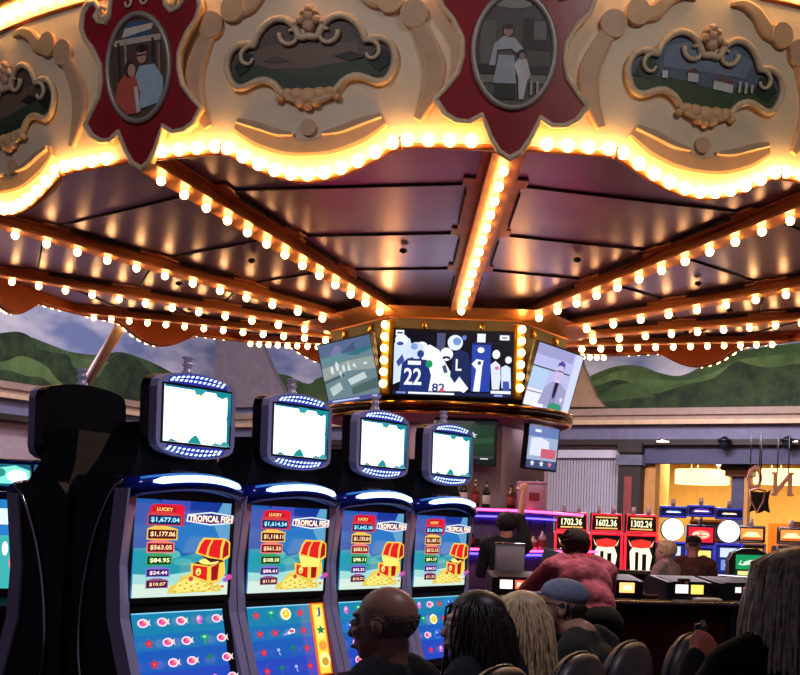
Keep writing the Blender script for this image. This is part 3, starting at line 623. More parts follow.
def make_slot(idx, top_art, low_art, lit=True, face=True):
    g = thing('slot_machine', 'x', 'slot machine')
    # cabinet body
    mb = MB(); zs = [0,.35,.70,.80,.90,1.0,1.15,1.32,1.50,1.585]
    pf = [(profile_y(z)+.01, z) for z in zs] + [(.05,1.60),(.20,1.60),(.235,1.56),(.235,0)]
    mb.prism(pf, lambda y, z, t: (t, y, z), -.30, .30, BLACKM); mb.build('cabinet', g)
    for s in (-1, 1):
        # side rail following the front edge
        mb = MB(); zz = [.66,.74,.80,.85,.90,.95,1.0,1.08,1.15,1.24,1.32,1.41,1.50,1.56]
        vs = []; fs = []
        for z in zz:
            y = profile_y(z)
            for dx, dy in ((.262,-.022),(.306,-.022),(.310,.03),(.262,.03)): vs.append((s*dx, y+dy, z))
        for i in range(len(zz)-1):
            for k in range(4): fs.append([i*4+k, i*4+(k+1) % 4, (i+1)*4+(k+1) % 4, (i+1)*4+k])
        fs += [[0,1,2,3], [len(vs)-4+k for k in (3,2,1,0)]]
        mb.add(vs, fs, LILAC); mb.build('side_rail', g)
        mb = MB(); P = smooth_path([(s*.302,.01,1.585),(s*.304,.05,1.55),(s*.305,.105,1.44),(s*.305,.145,1.30),(s*.305,.165,1.15),(s*.305,.165,1.02),(s*.305,.14,.90),(s*.305,.10,.78),(s*.304,.06,.66)], 4)
        mb.tube(P, .0055, CHROME, 6); mb.build('side_trim', g)
    # displays
    def tilted(z0, z1, y0, y1):
        def mp(a, z, t):
            f = (z-z0)/(z1-z0); d = Vector((0, y1-y0, z1-z0)).normalized(); nn = Vector((0,-d.z,d.y))
            return (a, y0+(y1-y0)*f+nn.y*t, z+nn.z*t)
        return mp
    up = tilted(1.21, 1.535, .0, -.012); lo = tilted(.885, 1.165, -.058, .0)
    mb = MB(); 
    for (a0, a1, z0, z1, mp) in ((-.266,.266,1.195,1.56,up), (-.266,.266,.865,1.185,lo)):
        mb.prism(rect(a0,z0,a1,z1), mp, -.02, -.001, BLACK)
    mb.build('bezel', g)
    picture(.50, .315, top_art, lambda a, z, t: up(a-.012, 1.3725+z, t)).build('upper_screen', g)
    picture(.475, .27, low_art, lambda a, z, t: lo(a-.018, 1.03+z, t)).build('lower_screen', g)
    # header with light bar
    mb = MB(); n = 18; vs = []; fs = []
    A = [-.295+.59*i/n for i in range(n+1)]
    for a in A:
        k = 1-(a/.295)**2; y = -.012-.05*k; zc = 1.562+.03*k
        for dy, dz in ((-.005,-.03),(-.022,-.012),(-.02,.012),(0,.028),(.06,.03),(.06,-.03)): vs.append((a, y+dy, zc+dz))
    for i in range(n):
        for k in range(6): fs.append([i*6+k, i*6+(k+1) % 6, (i+1)*6+(k+1) % 6, (i+1)*6+k])
    fs += [list(range(6)), [n*6+k for k in range(5,-1,-1)]]
    mb.add(vs, fs, BLUEP, True); mb.build('header', g)
    mb = MB(); mb.tube([(a, -.034-.05*(1-(a/.295)**2), 1.573+.03*(1-(a/.295)**2)) for a in A[2:-2]], [.004]+[.011]*(n-5)+[.004], scr((170,205,255), 3.2) if lit else BLUEP, 8)
    mb.build('light_bar', g)
    mb = MB(); mb.tube([(a, -.018-.05*(1-(a/.295)**2), 1.588+.03*(1-(a/.295)**2)) for a in A[1:-1]], .004, scr((40,110,190), .9) if lit else BLUEP, 6); mb.build('light_strip', g)
    # button deck
    mb = MB(); mb.prism([(-.05,.84),(-.24,.79),(-.25,.76),(-.22,.73),(.05,.66)], lambda y, z, t: (t, y, z), -.285, .285, BLACK)
    dk = mb.build('button_deck', g)
    for i, (x, c) in enumerate([(-.19,(230,120,30)),(-.10,(240,230,200)),(0,(230,110,30)),(.09,(240,230,200)),(.19,(220,60,30))]):
        mb = MB(); mb.box((x,-.155,.817), (.055,.045,.012), scr(c, .5), .004, Matrix.Rotation(.257,4,'X')); mb.build('button', dk)
    # neck and topper
    mb = MB(); vs = []
    for z, w, y0, y1 in ((1.58,.27,.02,.21),(1.66,.215,.03,.19),(1.78,.17,.05,.16)):
        vs += [(-w,y0,z),(w,y0,z),(w,y1,z),(-w,y1,z)]
    mb.add(vs, [[i*4+k, i*4+(k+1) % 4, (i+1)*4+(k+1) % 4, (i+1)*4+k] for i in range(2) for k in range(4)]+[[0,1,2,3],[11,10,9,8]], BLACKM); mb.build('neck', g)
    T = Matrix.Translation((0, -.005, 1.81)) @ Matrix.Rotation(rad(-6), 4, 'Z')
    tp = bpy.data.objects.new('topper', None); 
    def arch(w, h, bt, bb, r=.03):
        P = []
        for i in range(13):
            a = -w/2+r+(w-2*r)*i/12; P.append((a, h/2+bt*(1-(a/(w/2))**2)))
        P += [(w/2-.008,h/2-.006),(w/2,h/2-r)]
        P += [(w/2,-h/2+r),(w/2-.008,-h/2+.006)]
        for i in range(13):
            a = w/2-r-(w-2*r)*i/12; P.append((a, -h/2-bb*(1-(a/(w/2))**2)))
        P += [(-w/2+.008,-h/2+.006),(-w/2,-h/2+r),(-w/2,h/2-r),(-w/2+.008,h/2-.006)]
        return P
    tm = lambda a, z, t: tuple(T @ Vector((a, -t, z)))
    mb = MB(); mb.prism(arch(.37,.225,.028,.028), tm, .0, .035, LILAC); mb.prism(arch(.372,.227,.028,.028), tm, -.04, .0, BLACK); to = mb.build('topper', g)
    mb = MB(); mb.prism(rect(-.165,-.098,.165,.098), tm, .034, .0355, BLACK); mb.build('screen_surround', to)
    art = topper_art() if lit else [((8,8,12), rect(0,0,1,1), .3)]
    picture(.31, .182, art, lambda a, z, t: tm(a, z, t+.037)).build('topper_screen', to)
    for s, nm in ((1,'upper_light_pattern'), (-1,'lower_light_pattern')):
        mb = MB(); c0 = scr((50,60,190), .55) if lit else BLUEP
        out = [(a, s*(.101)) for a in (-.14,.14)]+[(a, s*(.112+.024*(1-(a/.15)**2))) for a in (.13,.08,.03,-.03,-.08,-.13)]
        mb.prism(out, tm, .035, .037, c0)
        cw = scr((190,220,255), 2.0) if lit else LILAC
        for i in range(12):
            x = -.125+.0215*i; top = .110+.022*(1-(x/.15)**2)
            for j in range(2):
                z = s*(.1045+(top-.1045)*(.3+.55*j)); d = .005
                mb.prism([(x-.007+.008*j*s,z-.0035),(x+.003+.008*j*s,z-.0035),(x+.010+.008*j*s,z+.0035),(x+.0+.008*j*s,z+.0035)], tm, .037, .039, cw)
        mb.build(nm, to)
    mb = MB(); mb.lathe([(0,.0),(.019,.0),(.019,.016),(.014,.018),(.014,.034),(.019,.036),(.019,.04),(.014,.042),(.014,.056),(.02,.058),(.02,.064),(0,.065)], T @ Vector((.0,.015,.135)), mat('clear_candle_plastic',(190,180,196),.2,.2,emit=.12,ec=(170,150,190)), 16); mb.build('candle_light', to)
    mb = MB(); mb.box((.0,.02,1.615), (.11,.05,.03), mat('white_label',(200,190,200),.5), .004); mb.build('maker_badge', g)
    return g
V1 = ['$1,677.04','$1,177.06','$563.05','$84.95','$24.44','$10.07']; V2 = ['$1,614.34','$1,118.11','$561.33','$100.10','$86.61','$11.88']
V3 = ['$1,642.18','$1,133.01','$583.56','$98.11','$42.32','$10.21']; V4 = ['$1,614.78','$1,187.11','$512.15','$91.17','$34.21','$11.32']
grids = [(['fffpf','sffgf','sfftf','bffpf'], None, V1, 0), (['sgmsx','ssqsx','swtsx','stwsx'], 4, V2, 1), (['pgmfs','bbwps','pfbgt','fpgbs'], None, V3, 1), (['pfsbs','gmsps','fbgss','spfbs'], None, V4, 0)]
slab = ['nearest fish slot machine of the row, reels full of pink fish', 'second slot machine of the row, reels with a yellow wild column', 'third slot machine of the row, behind the bald man', 'farthest slot machine of the row, beside the dark haired woman']
for i, (gr, wd, vals, mode) in enumerate(grids):
    g = make_slot(i, fishy(mode, vals), reels(gr, wd)); p = M1+ROW*PITCH*i
    g.location = p; g.rotation_euler = (0,0,PHI); tag(g, slab[i], 'slot machine', 'row of fish slot machines')
# back to back neighbour, seen from behind
g = make_slot(9, [((30,150,150), rect(0,0,1,1), .7)], [((40,160,170), rect(0,0,1,1), .7)], lit=False)
g.location = M1-NRM*.462-ROW*.02; g.rotation_euler = (0,0,PHI+PI); g.scale = (1,1,.985)
tag(g, 'black slot machine at far left seen from behind, its topper dark', 'slot machine')

# simple upright machines in the distance -----------------------------------
def make_upright(label, loc, rz, trim, sign, body_art, sign_h=.26, disc=None, group=None, candles=2, low=None, base=.55, w=.58, body_h=.55):
    g = thing('slot_machine', label, 'slot machine', loc, rz, group)
    mb = MB(); mb.prism([(0,0),(0,base),(-.12,base+.03),(-.12,base+.08),(.0,base+.14),(.03,base+.16+body_h),(.4,base+.16+body_h),(.4,0)], lambda y, z, t: (t, y, z), -w/2, w/2, BLACKM); mb.build('cabinet', g)
    z0 = base+.16; z1 = z0+body_h
    if trim:
        for s in (-1, 1):
            mb = MB(); mb.box((s*(w/2-.012), -.005, (z0+z1)/2), (.03,.04,body_h), trim, .006); mb.build('side_trim', g)
        mb = MB(); mb.box((0,-.005,z1+.01), (w,.05,.03), trim, .006); mb.build('cross_trim', g)
    picture(w-.07, body_h-.05, body_art, lambda a, z, t: (a, -.006-t, z+(z0+z1)/2)).build('game_screen', g)
    if low: picture(w-.1, .12, low, lambda a, z, t: (a, .0-t, z+base-.1)).build('belly_glass', g)
    z2 = z1+.03
    top = z2
    if disc:
        mb = MB(); mb.tube([(0,.12,z2+disc),(0,.02,z2+disc)], disc, BLACK, 28); mb.build('disc_housing', g)
        picture(disc*1.9, disc*1.9, [((250,250,255), circ(.5,.5,.5,.5,28), 1.6), ((210,220,250), circ(.5,.5,.3,.3,20), 1.7), ((255,255,255), star(.5,.5,.4), 1.8)], lambda a, z, t: (a, .018-t, z+z2+disc)).build('wheel_display', g)
        top = z2+disc*2
    if sign:
        mb = MB(); mb.box((0,.06,top+sign_h/2), (w*.96,.10,sign_h), BLACK, .02); s_ = mb.build('sign_box', g)
        if trim:
            mb = MB(); mb.tube([(-w*.46,.0,top+.02),(w*.46,.0,top+.02),(w*.44,.0,top+sign_h-.02),(-w*.44,.0,top+sign_h-.02)], .014, trim, 6, True); mb.build('sign_trim', s_)
        picture(w*.84, sign_h-.07, sign, lambda a, z, t: (a, .008-t, z+top+sign_h/2)).build('sign_face', s_)
        top += sign_h
    for i in range(candles):
        mb = MB(); mb.lathe([(0,0),(.03,0),(.03,.04),(.036,.045),(.03,.05),(.03,.1),(0,.105)], ((i-(candles-1)/2)*.22,.06,top), mat('clear_candle_plastic'), 12); mb.build('candle_light', g)
    return g
REDT = scr((255,36,50), 1.6)
def numsign(st): return [((24,14,14), rect(0,0,1,1)), ((240,190,110), rect(.1,.82,.9,.92)), ((240,190,110), rect(.1,.08,.9,.18)), ((255,240,190), st, .5, .5, .74, .46, 1.4)]
flame = [((16,12,14), rect(0,0,1,1)), ((255,236,200), [(.15,.05),(.1,.6),(.25,.8),(.75,.8),(.9,.5),(.8,.05)], 1.2), ((16,12,14), rect(.3,.0,.42,.6)), ((16,12,14), rect(.55,.0,.7,.55)), ((230,50,40), [(.1,.74),(.5,.7),(.9,.74),(.85,.9),(.5,.95),(.15,.9)], 1.2), ((255,230,180), [(.04,.94),(.14,.8),(.2,.74),(.1,.78)]), ((255,230,180), [(.96,.94),(.86,.8),(.8,.74),(.9,.78)])]
rl = ['red trimmed slot machine partly hidden by the pink shirted person', 'middle red trimmed slot machine under the vertical blinds', 'right red trimmed slot machine beside the brown pillar']
for i, (u, st) in enumerate(((570,'1702.36'), (605,'1602.36'), (640,'1302.24'))):
    p = at(u, 575, 19.0); make_upright(rl[i], (p.x, 19.0, 0), .05, REDT, numsign(st), flame, .28, None, 'bank of red trimmed slot machines', 2, base=.78, w=.48, body_h=.58)
# colourful bank with white wheels
def swoop(c, fg): return [((16,14,34), rect(0,0,1,1)), (c, [(.05,.3),(.2,.8),(.5,.95),(.8,.8),(.95,.3),(.8,.15),(.2,.15)], 1.0), (fg, circ(.35,.5,.14,.14), 1.3), (fg, circ(.6,.5,.16,.12), 1.3), ((255,255,255), rect(.2,.4,.8,.5), 1.3)]
yel = [((40,34,90), rect(0,0,1,1)), ((255,214,110), rect(.06,.5,.94,.96), 1.3), ((255,244,200), circ(.3,.75,.12,.1), 1.4), ((230,160,60), circ(.65,.7,.15,.12)), ((246,150,60), rect(.1,.06,.9,.44), 1.1), ((255,230,160), circ(.5,.25,.2,.1), 1.2)]
blu = [((30,40,110), rect(0,0,1,1)), ((190,200,240), rect(.15,.6,.85,.95), 1.2), ((120,140,210), rect(.2,.1,.8,.5), 1.0), ((230,210,230), circ(.5,.3,.15,.1), 1.2)]
BLT = scr((60,60,190), .8)
defs = [(672,18.7,blu,((30,40,120),(150,190,255)),'slot machine with white wheel, left of the red sign machine'), (700,18.5,yel,((70,40,140),(190,150,255)),'slot machine with purple topper and yellow screen between two white wheels'), (728,18.7,blu,((20,20,40),(230,190,120)),'slot machine with white wheel, right of the red sign machine')]
for u, d, art, (c1, c2), lb in defs:
    p = at(u, 560, d); z = at(u, 522, d).z; mid = u == 700
    g = make_upright(lb, (p.x, d, 0), -.05, BLT, swoop(c1, c2), art, .17, None if mid else .165, 'bank of wheel slot machines', 1, base=.80 if mid else .85, w=.40, body_h=.42)
    if mid:
        # red sign between reels and topper
        mb = MB(); mb.box((0,.05,1.56), (.40,.10,.28), mat('indigo_sign_case',(50,40,140),.3), .02); s_ = mb.build('middle_sign', g)
        picture(.34, .21, [((220,30,50), rect(0,0,1,1), 1.2), ((255,150,120), circ(.5,.5,.38,.3), 1.2), ((255,230,200), circ(.32,.52,.13,.14), 1.3), ((255,230,200), circ(.66,.5,.15,.12), 1.3), ((230,60,60), rect(.25,.44,.75,.52), 1.2)], lambda a, z, t: (a, -.003-t, z+1.56)).build('sign_face', s_)
        for ch in g.children:
            if ch.name.startswith(('sign_box','candle_light')): ch.location.z += .40
        mb = MB(); mb.box((0,.06,1.75), (.05,.05,.14), CHROME, .005); mb.build('sign_post', g)
gold = [((40,24,14), rect(0,0,1,1)), ((240,150,70), rect(.04,.1,.96,.95), 1.1), ((255,214,150), [(.1,.3),(.3,.7),(.7,.7),(.9,.3)], 1.2), ((210,90,40), rect(.1,.12,.9,.25)), ((255,240,210), circ(.5,.5,.12,.1), 1.3)]
for u, lb in ((751,'slot machine with amber lit sign under the brass doorway post'), (791,'slot machine with amber sign at the right edge of the photo')):
    p = at(u, 560, 19.6); make_upright(lb, (p.x, 19.6, 0), -.08, mat('lilac_silver_frame'), gold, gold, .26, None, 'amber sign slot machines', 1, base=.72, w=.42, body_h=.56)
green = [((10,40,30), rect(0,0,1,1)), ((26,150,90), rect(.03,.3,.97,.95), .9), ((200,240,210), [(.12,.5),(.2,.7),(.3,.62),(.5,.72),(.86,.74),(.8,.56),(.5,.52),(.3,.48)], 1.1), ((40,170,100), circ(.25,.6,.06,.07), .9), ((230,220,140), rect(.1,.04,.9,.22), 1)]
p = at(748, 600, 17.9)
g = thing('slot_machine', 'black curved slot machine with a green lit screen near the right edge', 'slot machine', (p.x,17.9,0), -.1)
mb = MB(); mb.prism([(-.27,0),(-.27,1.22),(-.22,1.33),(-.1,1.385),(.1,1.385),(.22,1.33),(.27,1.22),(.27,0)], ident, -.35, 0, BLACKM); mb.build('cabinet', g)
picture(.38, .30, green, lambda a, z, t: (a, -.002-t, z+1.17)).build('game_screen', g)
mb = MB(); mb.box((0,-.1,.93), (.5,.2,.06), BLACK, .02); mb.build('button_deck', g)
mb = MB(); mb.tube([(-.27,-.01,1.22),(-.22,-.01,1.33),(-.1,-.01,1.385),(.1,-.01,1.385),(.22,-.01,1.33),(.27,-.01,1.22)], .01, CHROME, 6); mb.build('arched_trim', g)
# machines far left
teal = [((30,90,120), rect(0,0,1,1)), ((120,220,200), [(.1,.1),(.06,.8),(.5,.95),(.9,.7),(.8,.1)], 1.1), ((230,250,250), circ(.55,.45,.25,.3), 1.4), ((40,140,130), circ(.15,.6,.12,.2))]
teal2 = [((40,120,190), rect(0,0,1,1)), ((60,170,170), rect(0,0,1,.6)), ((200,230,250), rect(.1,.72,.9,.9), 1.2), ((230,120,150), circ(.5,.3,.1)), ((240,240,250), circ(.3,.45,.08), 1.2)]
for i, (u, lb) in enumerate(((15,'slot machine with teal topper at the far left edge'), (54,'slot machine with teal topper behind the dark machine, middle of three'), (92,'slot machine with teal topper just left of the nearest fish machine'))):
    p = at(u, 480, 8.5); make_upright(lb, (p.x, 8.5, 0), .35, mat('glossy_blue_header'), teal, teal2, .21, None, 'teal topper slot machines', 0, base=.82, w=.30 if i else .31, body_h=.62)
# ==================================================================== bar
LEDP = scr((255,60,120), 6); LEDV = scr((90,70,255), 4)
BARR = 5.15
mb = MB(); mb.lathe([(BARR-.75,.0),(BARR-.75,1.0),(BARR-.1,1.0),(BARR-.1,0)], (CX,CD,0), mat('bar_wood_red',(92,24,22),.4,noise=.3,nscale=3), 72)
bar = thing('bar_counter', 'round bar counter with dark red front and chrome edge under the canopy', 'bar', (CX,CD,0))
def bb(mb, name): 
    mb.v = [(x-CX, y-CD, z) for x, y, z in mb.v]; return mb.build(name, bar)
bb(mb, 'front_panel')
mb = MB(); mb.lathe([(BARR-.85,1.0),(BARR-.85,1.045),(BARR+.06,1.045),(BARR+.08,1.02),(BARR+.06,1.0)], (CX,CD,0), mat('black_stone_top',(20,17,20),.2), 72); bb(mb, 'counter_top')
mb = MB(); mb.tube([(CX+(BARR+.085)*sin(2*PI*i/72), CD-(BARR+.085)*cos(2*PI*i/72), 1.03) for i in range(72)], .014, CHROME, 6, True); bb(mb, 'chrome_edge')
for i in range(24):
    q = 2*PI*(i+.5)/24; r = BARR-.095
    mb = MB(); mb.box((CX+r*sin(q), CD-r*cos(q), .5), (.09,.05,1.0), mat('bar_post_dark',(30,14,16),.4), .01, Matrix.Rotation(q,4,'Z')); bb(mb, 'post')
mb = MB(); mb.tube([(CX+(BARR+.12)*sin(2*PI*i/72), CD-(BARR+.12)*cos(2*PI*i/72), .2) for i in range(72)], .02, BRASS, 6, True); bb(mb, 'foot_rail')
# back bar around the hub
bk = thing('back_bar', 'stepped six sided back bar with pink and violet light strips', 'bar shelves', (CX,CD,0))
def bq(mb, name):
    mb.v = [(x-CX, y-CD, z) for x, y, z in mb.v]; return mb.build(name, bk)
def hexslab(a, z0, z1, mt, a_in=.93):
    mb = MB(); hexring(mb, a, z0, a, z1, mt); hexring(mb, a_in, z1, a, z1, mt); hexring(mb, a_in, z0, a, z0, mt); return mb
VIO = mat('violet_grey_cabinet',(110,84,130),.5)
bq(hexslab(1.55,0,.90,VIO), 'base_cabinet'); bq(hexslab(1.62,.90,.94,BLACK), 'work_top')
bq(hexslab(1.20,.94,1.30,VIO), 'riser'); bq(hexslab(1.42,1.30,1.33,BLACK), 'lower_shelf')
bq(hexslab(1.02,1.33,1.68,VIO), 'upper_riser'); bq(hexslab(1.27,1.68,1.72,BLACK), 'upper_shelf')
def ledstrip(a, z, mt, name, r=.012):
    mb = MB(); mb.tube([(hexpt(a,k).x, hexpt(a,k).y, z) for k in range(6)], r, mt, 6, True); bq(mb, name)
ledstrip(1.285, 1.70, LEDP, 'pink_light_strip', .014); ledstrip(1.435, 1.315, LEDP, 'pink_light_strip', .012); ledstrip(1.22, 1.27, LEDV, 'violet_light_strip', .012); ledstrip(1.04, 1.64, LEDV, 'violet_light_strip', .01)
for k in range(6):
    q = k*PI/3
    for t in (-.36, .0, .36):
        c = Vector((CX+1.025*sin(q)+t*cos(q), CD-1.025*cos(q)+t*sin(q)))
        mb = MB(); mb.box((c.x,c.y,1.5), (.03,.02,.3), mat('violet_grey_cabinet'), .004, Matrix.Rotation(q,4,'Z')); bq(mb, 'mullion')
def bottle(label, loc, h, r, glass, cap, lab, neck=.38, grp='bottles on the back bar'):
    g = thing('liquor_bottle', label, 'bottle', loc, 0, grp)
    mb = MB(); mb.lathe([(0,0),(r,0),(r,h*.56),(r*.85,h*.64),(r*.34,h*.74),(r*.30,h*.92),(0,h*.92)], (0,0,0), glass, 14); mb.build('glass_body', g)
    mb = MB(); mb.lathe([(0,h*.9),(r*.38,h*.9),(r*.38,h),(0,h)], (0,0,0), cap, 10); mb.build('cap', g)
    mb = MB(); mb.lathe([(r*1.01,h*.14),(r*1.03,h*.15),(r*1.03,h*.46),(r*1.01,h*.47)], (0,0,0), lab, 14); mb.build('paper_label', g)
    return g
GD = mat('dark_green_glass',(20,26,20),.1); GA = mat('amber_glass',(90,40,16),.1); GC = mat('clear_glass_pinkish',(190,150,180),.08); GP = mat('pink_gin_glass',(200,90,140),.15); GB = mat('pale_blue_glass',(110,120,180),.1)
LW = mat('ivory_paper_label',(210,190,180),.6); LB_ = mat('black_cap',(16,14,16),.4); LR = mat('red_paper_label',(150,40,40),.6); GO = mat('gold_cap',(190,140,70),.3,.8)
z = 1.722
for (u, g_, c_, l_, h, r, lb) in ((463,GD,LB_,LW,.30,.042,'dark bottle with pale label, first on the shelf from the slot machines'), (475,GA,GO,LR,.27,.040,'amber bottle with red label, second on the upper shelf'), (486,GD,LB_,LW,.26,.037,'slim dark bottle beside the raised hand'), (511,GA,LB_,LR,.24,.042,'squat amber bottle right of the raised arm')):
    p = at(u, 505, CD-1.10); bottle(lb, (p.x, CD-1.10, z), h, r, g_, c_, l_)
for i, (t, g_, c_, l_, h, lb) in enumerate(((.38,GB,LB_,LW,.30,'pale blue bottle just right of the plastic bin'), (.50,GB,LB_,LW,.31,'pale blue bottle in the middle of the right hand group'), (.62,GC,LB_,LW,.33,'clear bottle with black pourer, last on the right of the shelf'))):
    q = PI/3; c = (CX+1.12*sin(q)+(t-.62)*cos(q), CD-1.12*cos(q)+(t-.62)*sin(q), z); bottle(lb, c, h, .042, g_, c_, l_)
g = thing('storage_bin', 'pink lit clear plastic bin on the shelf under the right television', 'bin', (at(531,505,CD-1.09).x, CD-1.09, z))
PB = mat('frosted_pink_plastic',(206,140,176),.3)
mb = MB()
for a, b_ in (((-.13,0,.12),(.01,.16,.24)), ((.13,0,.12),(.01,.16,.24)), ((0,-.08,.12),(.26,.01,.24)), ((0,.08,.12),(.26,.01,.24)), ((0,0,.01),(.26,.16,.012))): mb.box(a, b_, PB, .003)
mb.build('bin_body', g)
mb = MB(); mb.box((0,0,.255), (.28,.18,.03), PB, .008); mb.build('lid', g)
mb = MB(); mb.box((.02,-.088,.12), (.1,.004,.08), LR); mb.build('sticker', g)
# lower shelf goods
for i, (u, g_, h, lb) in enumerate(((470,GD,.2,'short dark bottle on the lower shelf by the slot machines'), (533,LW,.14,'small pale box shaped bottle under the plastic bin'), (542,GC,.20,'clear bottle at the right of the lower shelf'))):
    p = at(u, 545, CD-1.32); bottle(lb, (p.x, CD-1.32, 1.332), h, .038, g_, LB_, LR, grp='bottles on the lower shelf')
mb = MB(); mb.box((0,0,.05), (.20,.06,.09), BLACK, .01); mb.box((0,-.031,.05), (.17,.004,.06), scr((30,26,34),.3)); 
solo(mb, 'card_reader', 'small black box hanging on the violet panel left of the bartender', 'box', (at(477,518,CD-1.24).x, CD-1.24, 1.333))
# point of sale terminal and stainless box
g = thing('register_terminal', 'grey metal backed cash register screen in front of the bartender', 'cash register', (at(510,580,10.2).x, 10.2-.0, 1.045))
p = at(510, 552, 9.55); g.location = (p.x, 9.55, 1.045)
mb = MB(); mb.box((0,0,.225), (.21,.05,.25), mat('brushed_steel',(176,160,168),.5,.1), .01); mb.build('screen_back', g)
mb = MB(); mb.box((0,.02,.06), (.05,.05,.12), BLACK, .01); mb.box((0,.02,.01), (.16,.14,.02), BLACK, .005); mb.build('stand', g)
mb = MB(); mb.box((0,0,.352), (.22,.06,.012), CHROME, .004); mb.build('top_edge', g)
g = thing('till_screen', 'tilted grey till screen beside the person in the pink shirt', 'screen', (0,0,1.045), -.5)
p = at(549, 560, 9.55); g.location.x = p.x; g.location.y = 9.55
mb = MB(); mb.box((0,0,.20), (.14,.02,.24), mat('screen_grey',(90,104,110),.3), .006, Matrix.Rotation(.25,4,'Y')); mb.build('panel', g)
mb = MB(); mb.box((0,.03,.05), (.04,.04,.10), BLACK, .006); mb.build('stand', g)
# gaming terminals set in the counter
def terminal(u, lb, cols, w=.5, s=1.0, r=BARR-.32):
    # solve angle for pixel column
    best = min((abs(400+F_PX*(CX+r*sin(q))/(CD-r*cos(q))-(u)), q) for q in [rad(-60+.25*i) for i in range(600)])
    q = best[1]; g = thing('bar_game_terminal', lb, 'game terminal', (CX+r*sin(q), CD-r*cos(q), 1.045), q, 'game terminals on the bar')
    mb = MB(); mb.prism([(-.17,0),(-.17,.12),(.10,.16),(.16,.14),(.16,0)], lambda y, z, t: (t, y, z), -w/2, w/2, BLACK); mb.build('case', g)
    x = -w/2+.10
    picture(w-.08, .10, [((10,10,12), rect(0,0,1,1), .2)]+cols, lambda a, z, t: (a, -.172-t, z+.075)).build('lit_panel', g)
    mb = MB(); mb.prism([(-w/2+.04,.0),(w/2-.04,0),(w/2-.04,.22),(-w/2+.04,.22)], lambda a, z, t: (a, -.15+z*.97, .123+z*.146+t), 0, .003, mat('dark_glass',(24,30,40),.4,spec=.2)); mb.build('screen', g)
    return g
terminal(512, 'game terminal on the bar with white and red lit panels', [((255,240,230), rect(.06,.2,.42,.8), 1.6), ((255,90,60), rect(.5,.2,.92,.8), 1.5), ((255,190,170), rect(.55,.35,.8,.65), 1.5)], .32)
terminal(611, 'game terminal with small yellow lit panel right of the pink shirt', [((255,190,110), rect(.5,.15,.9,.85), 1.4), ((255,240,190), rect(.6,.35,.82,.65), 1.5), ((240,60,50), rect(.1,.3,.14,.9), 1.2)], .36)
terminal(678, 'game terminal with white and yellow panels below the person in the brown shirt', [((255,240,235), rect(.08,.2,.44,.8), 1.5), ((255,200,90), rect(.52,.15,.88,.8), 1.4)], .36)
terminal(729, 'game terminal with small white and red panels near the right', [((235,220,225), rect(.3,.3,.48,.7), 1.1), ((240,110,90), rect(.54,.3,.76,.7), 1.1)], .38)
for u, v, d, lb in ((683,600,9.35,'tan paper cup standing on the bar below the yellow lit panel'),):
    p = at(u, v, d); g = thing('paper_cup', lb, 'cup', (p.x, d, 1.045))
    mb = MB(); mb.lathe([(0,0),(.03,0),(.042,.13),(.038,.13),(.028,.01),(0,.01)], (0,0,0), mat('tan_paper',(170,96,70),.6), 16); mb.build('cup_body', g)
    mb = MB(); mb.lathe([(0,.13),(.045,.13),(.045,.145),(.03,.15),(0,.15)], (0,0,0), mat('black_cap'), 16); mb.build('lid', g)
p = at(708, 601, 9.28); mb = MB(); mb.box((0,0,.006), (.18,.12,.012), mat('white_paper',(235,235,240),.5), .002); mb.box((.01,.0,.014), (.15,.1,.004), mat('white_paper')); solo(mb, 'napkin_stack', 'flat white stack of napkins on the bar at right', 'napkins', (p.x, 9.32, 1.046), .3)
p = at(648, 590, 9.3); g = thing('ashtray', 'small round tray on the bar between two game terminals', 'tray', (p.x, 9.3, 1.045))
mb = MB(); mb.lathe([(0,.0),(.06,0),(.075,.03),(.07,.03),(.055,.01),(0,.01)], (0,0,0), mat('smoky_glass',(90,60,56),.2), 20); mb.build('dish', g)

# =================================================================== room
FL_ = mat('patterned_casino_carpet', (52,20,34), .95, noise=.6, nscale=3)
mb = MB(); mb.box((2,16,-.05), (40,44,.1), FL_); struct(mb, 'floor')
mb = MB(); mb.box((2,16,8.05), (40,44,.1), mat('dark_ceiling_paint',(52,44,52),.9)); struct(mb, 'ceiling')
LW0, LW1 = Vector((-11.5,19.2)), Vector((-4.2,31.7)); RW0, RW1 = Vector((-4.2,31.2)), Vector((20,18.8))
def wallmap(p0, p1):
    d = (p1-p0).normalized(); n = Vector((d.y, -d.x)); L = (p1-p0).length
    return (lambda a, z, t: (p0.x+d.x*a+n.x*t, p0.y+d.y*a+n.y*t, z)), L
lm, LL = wallmap(LW0, LW1); rm_, RL = wallmap(RW0, RW1)
MOLD = mat('taupe_cornice',(150,124,112),.6); MOLD2 = mat('warm_cornice_lip',(200,164,134),.5); SOF = mat('blue_grey_soffit',(104,100,128),.7); DKB = mat('dark_brown_band',(38,26,26),.6); NAVY = mat('slate_navy_fascia',(66,64,92),.7)
LAVW = mat('mauve_lower_wall',(160,138,146),.8,noise=.05)
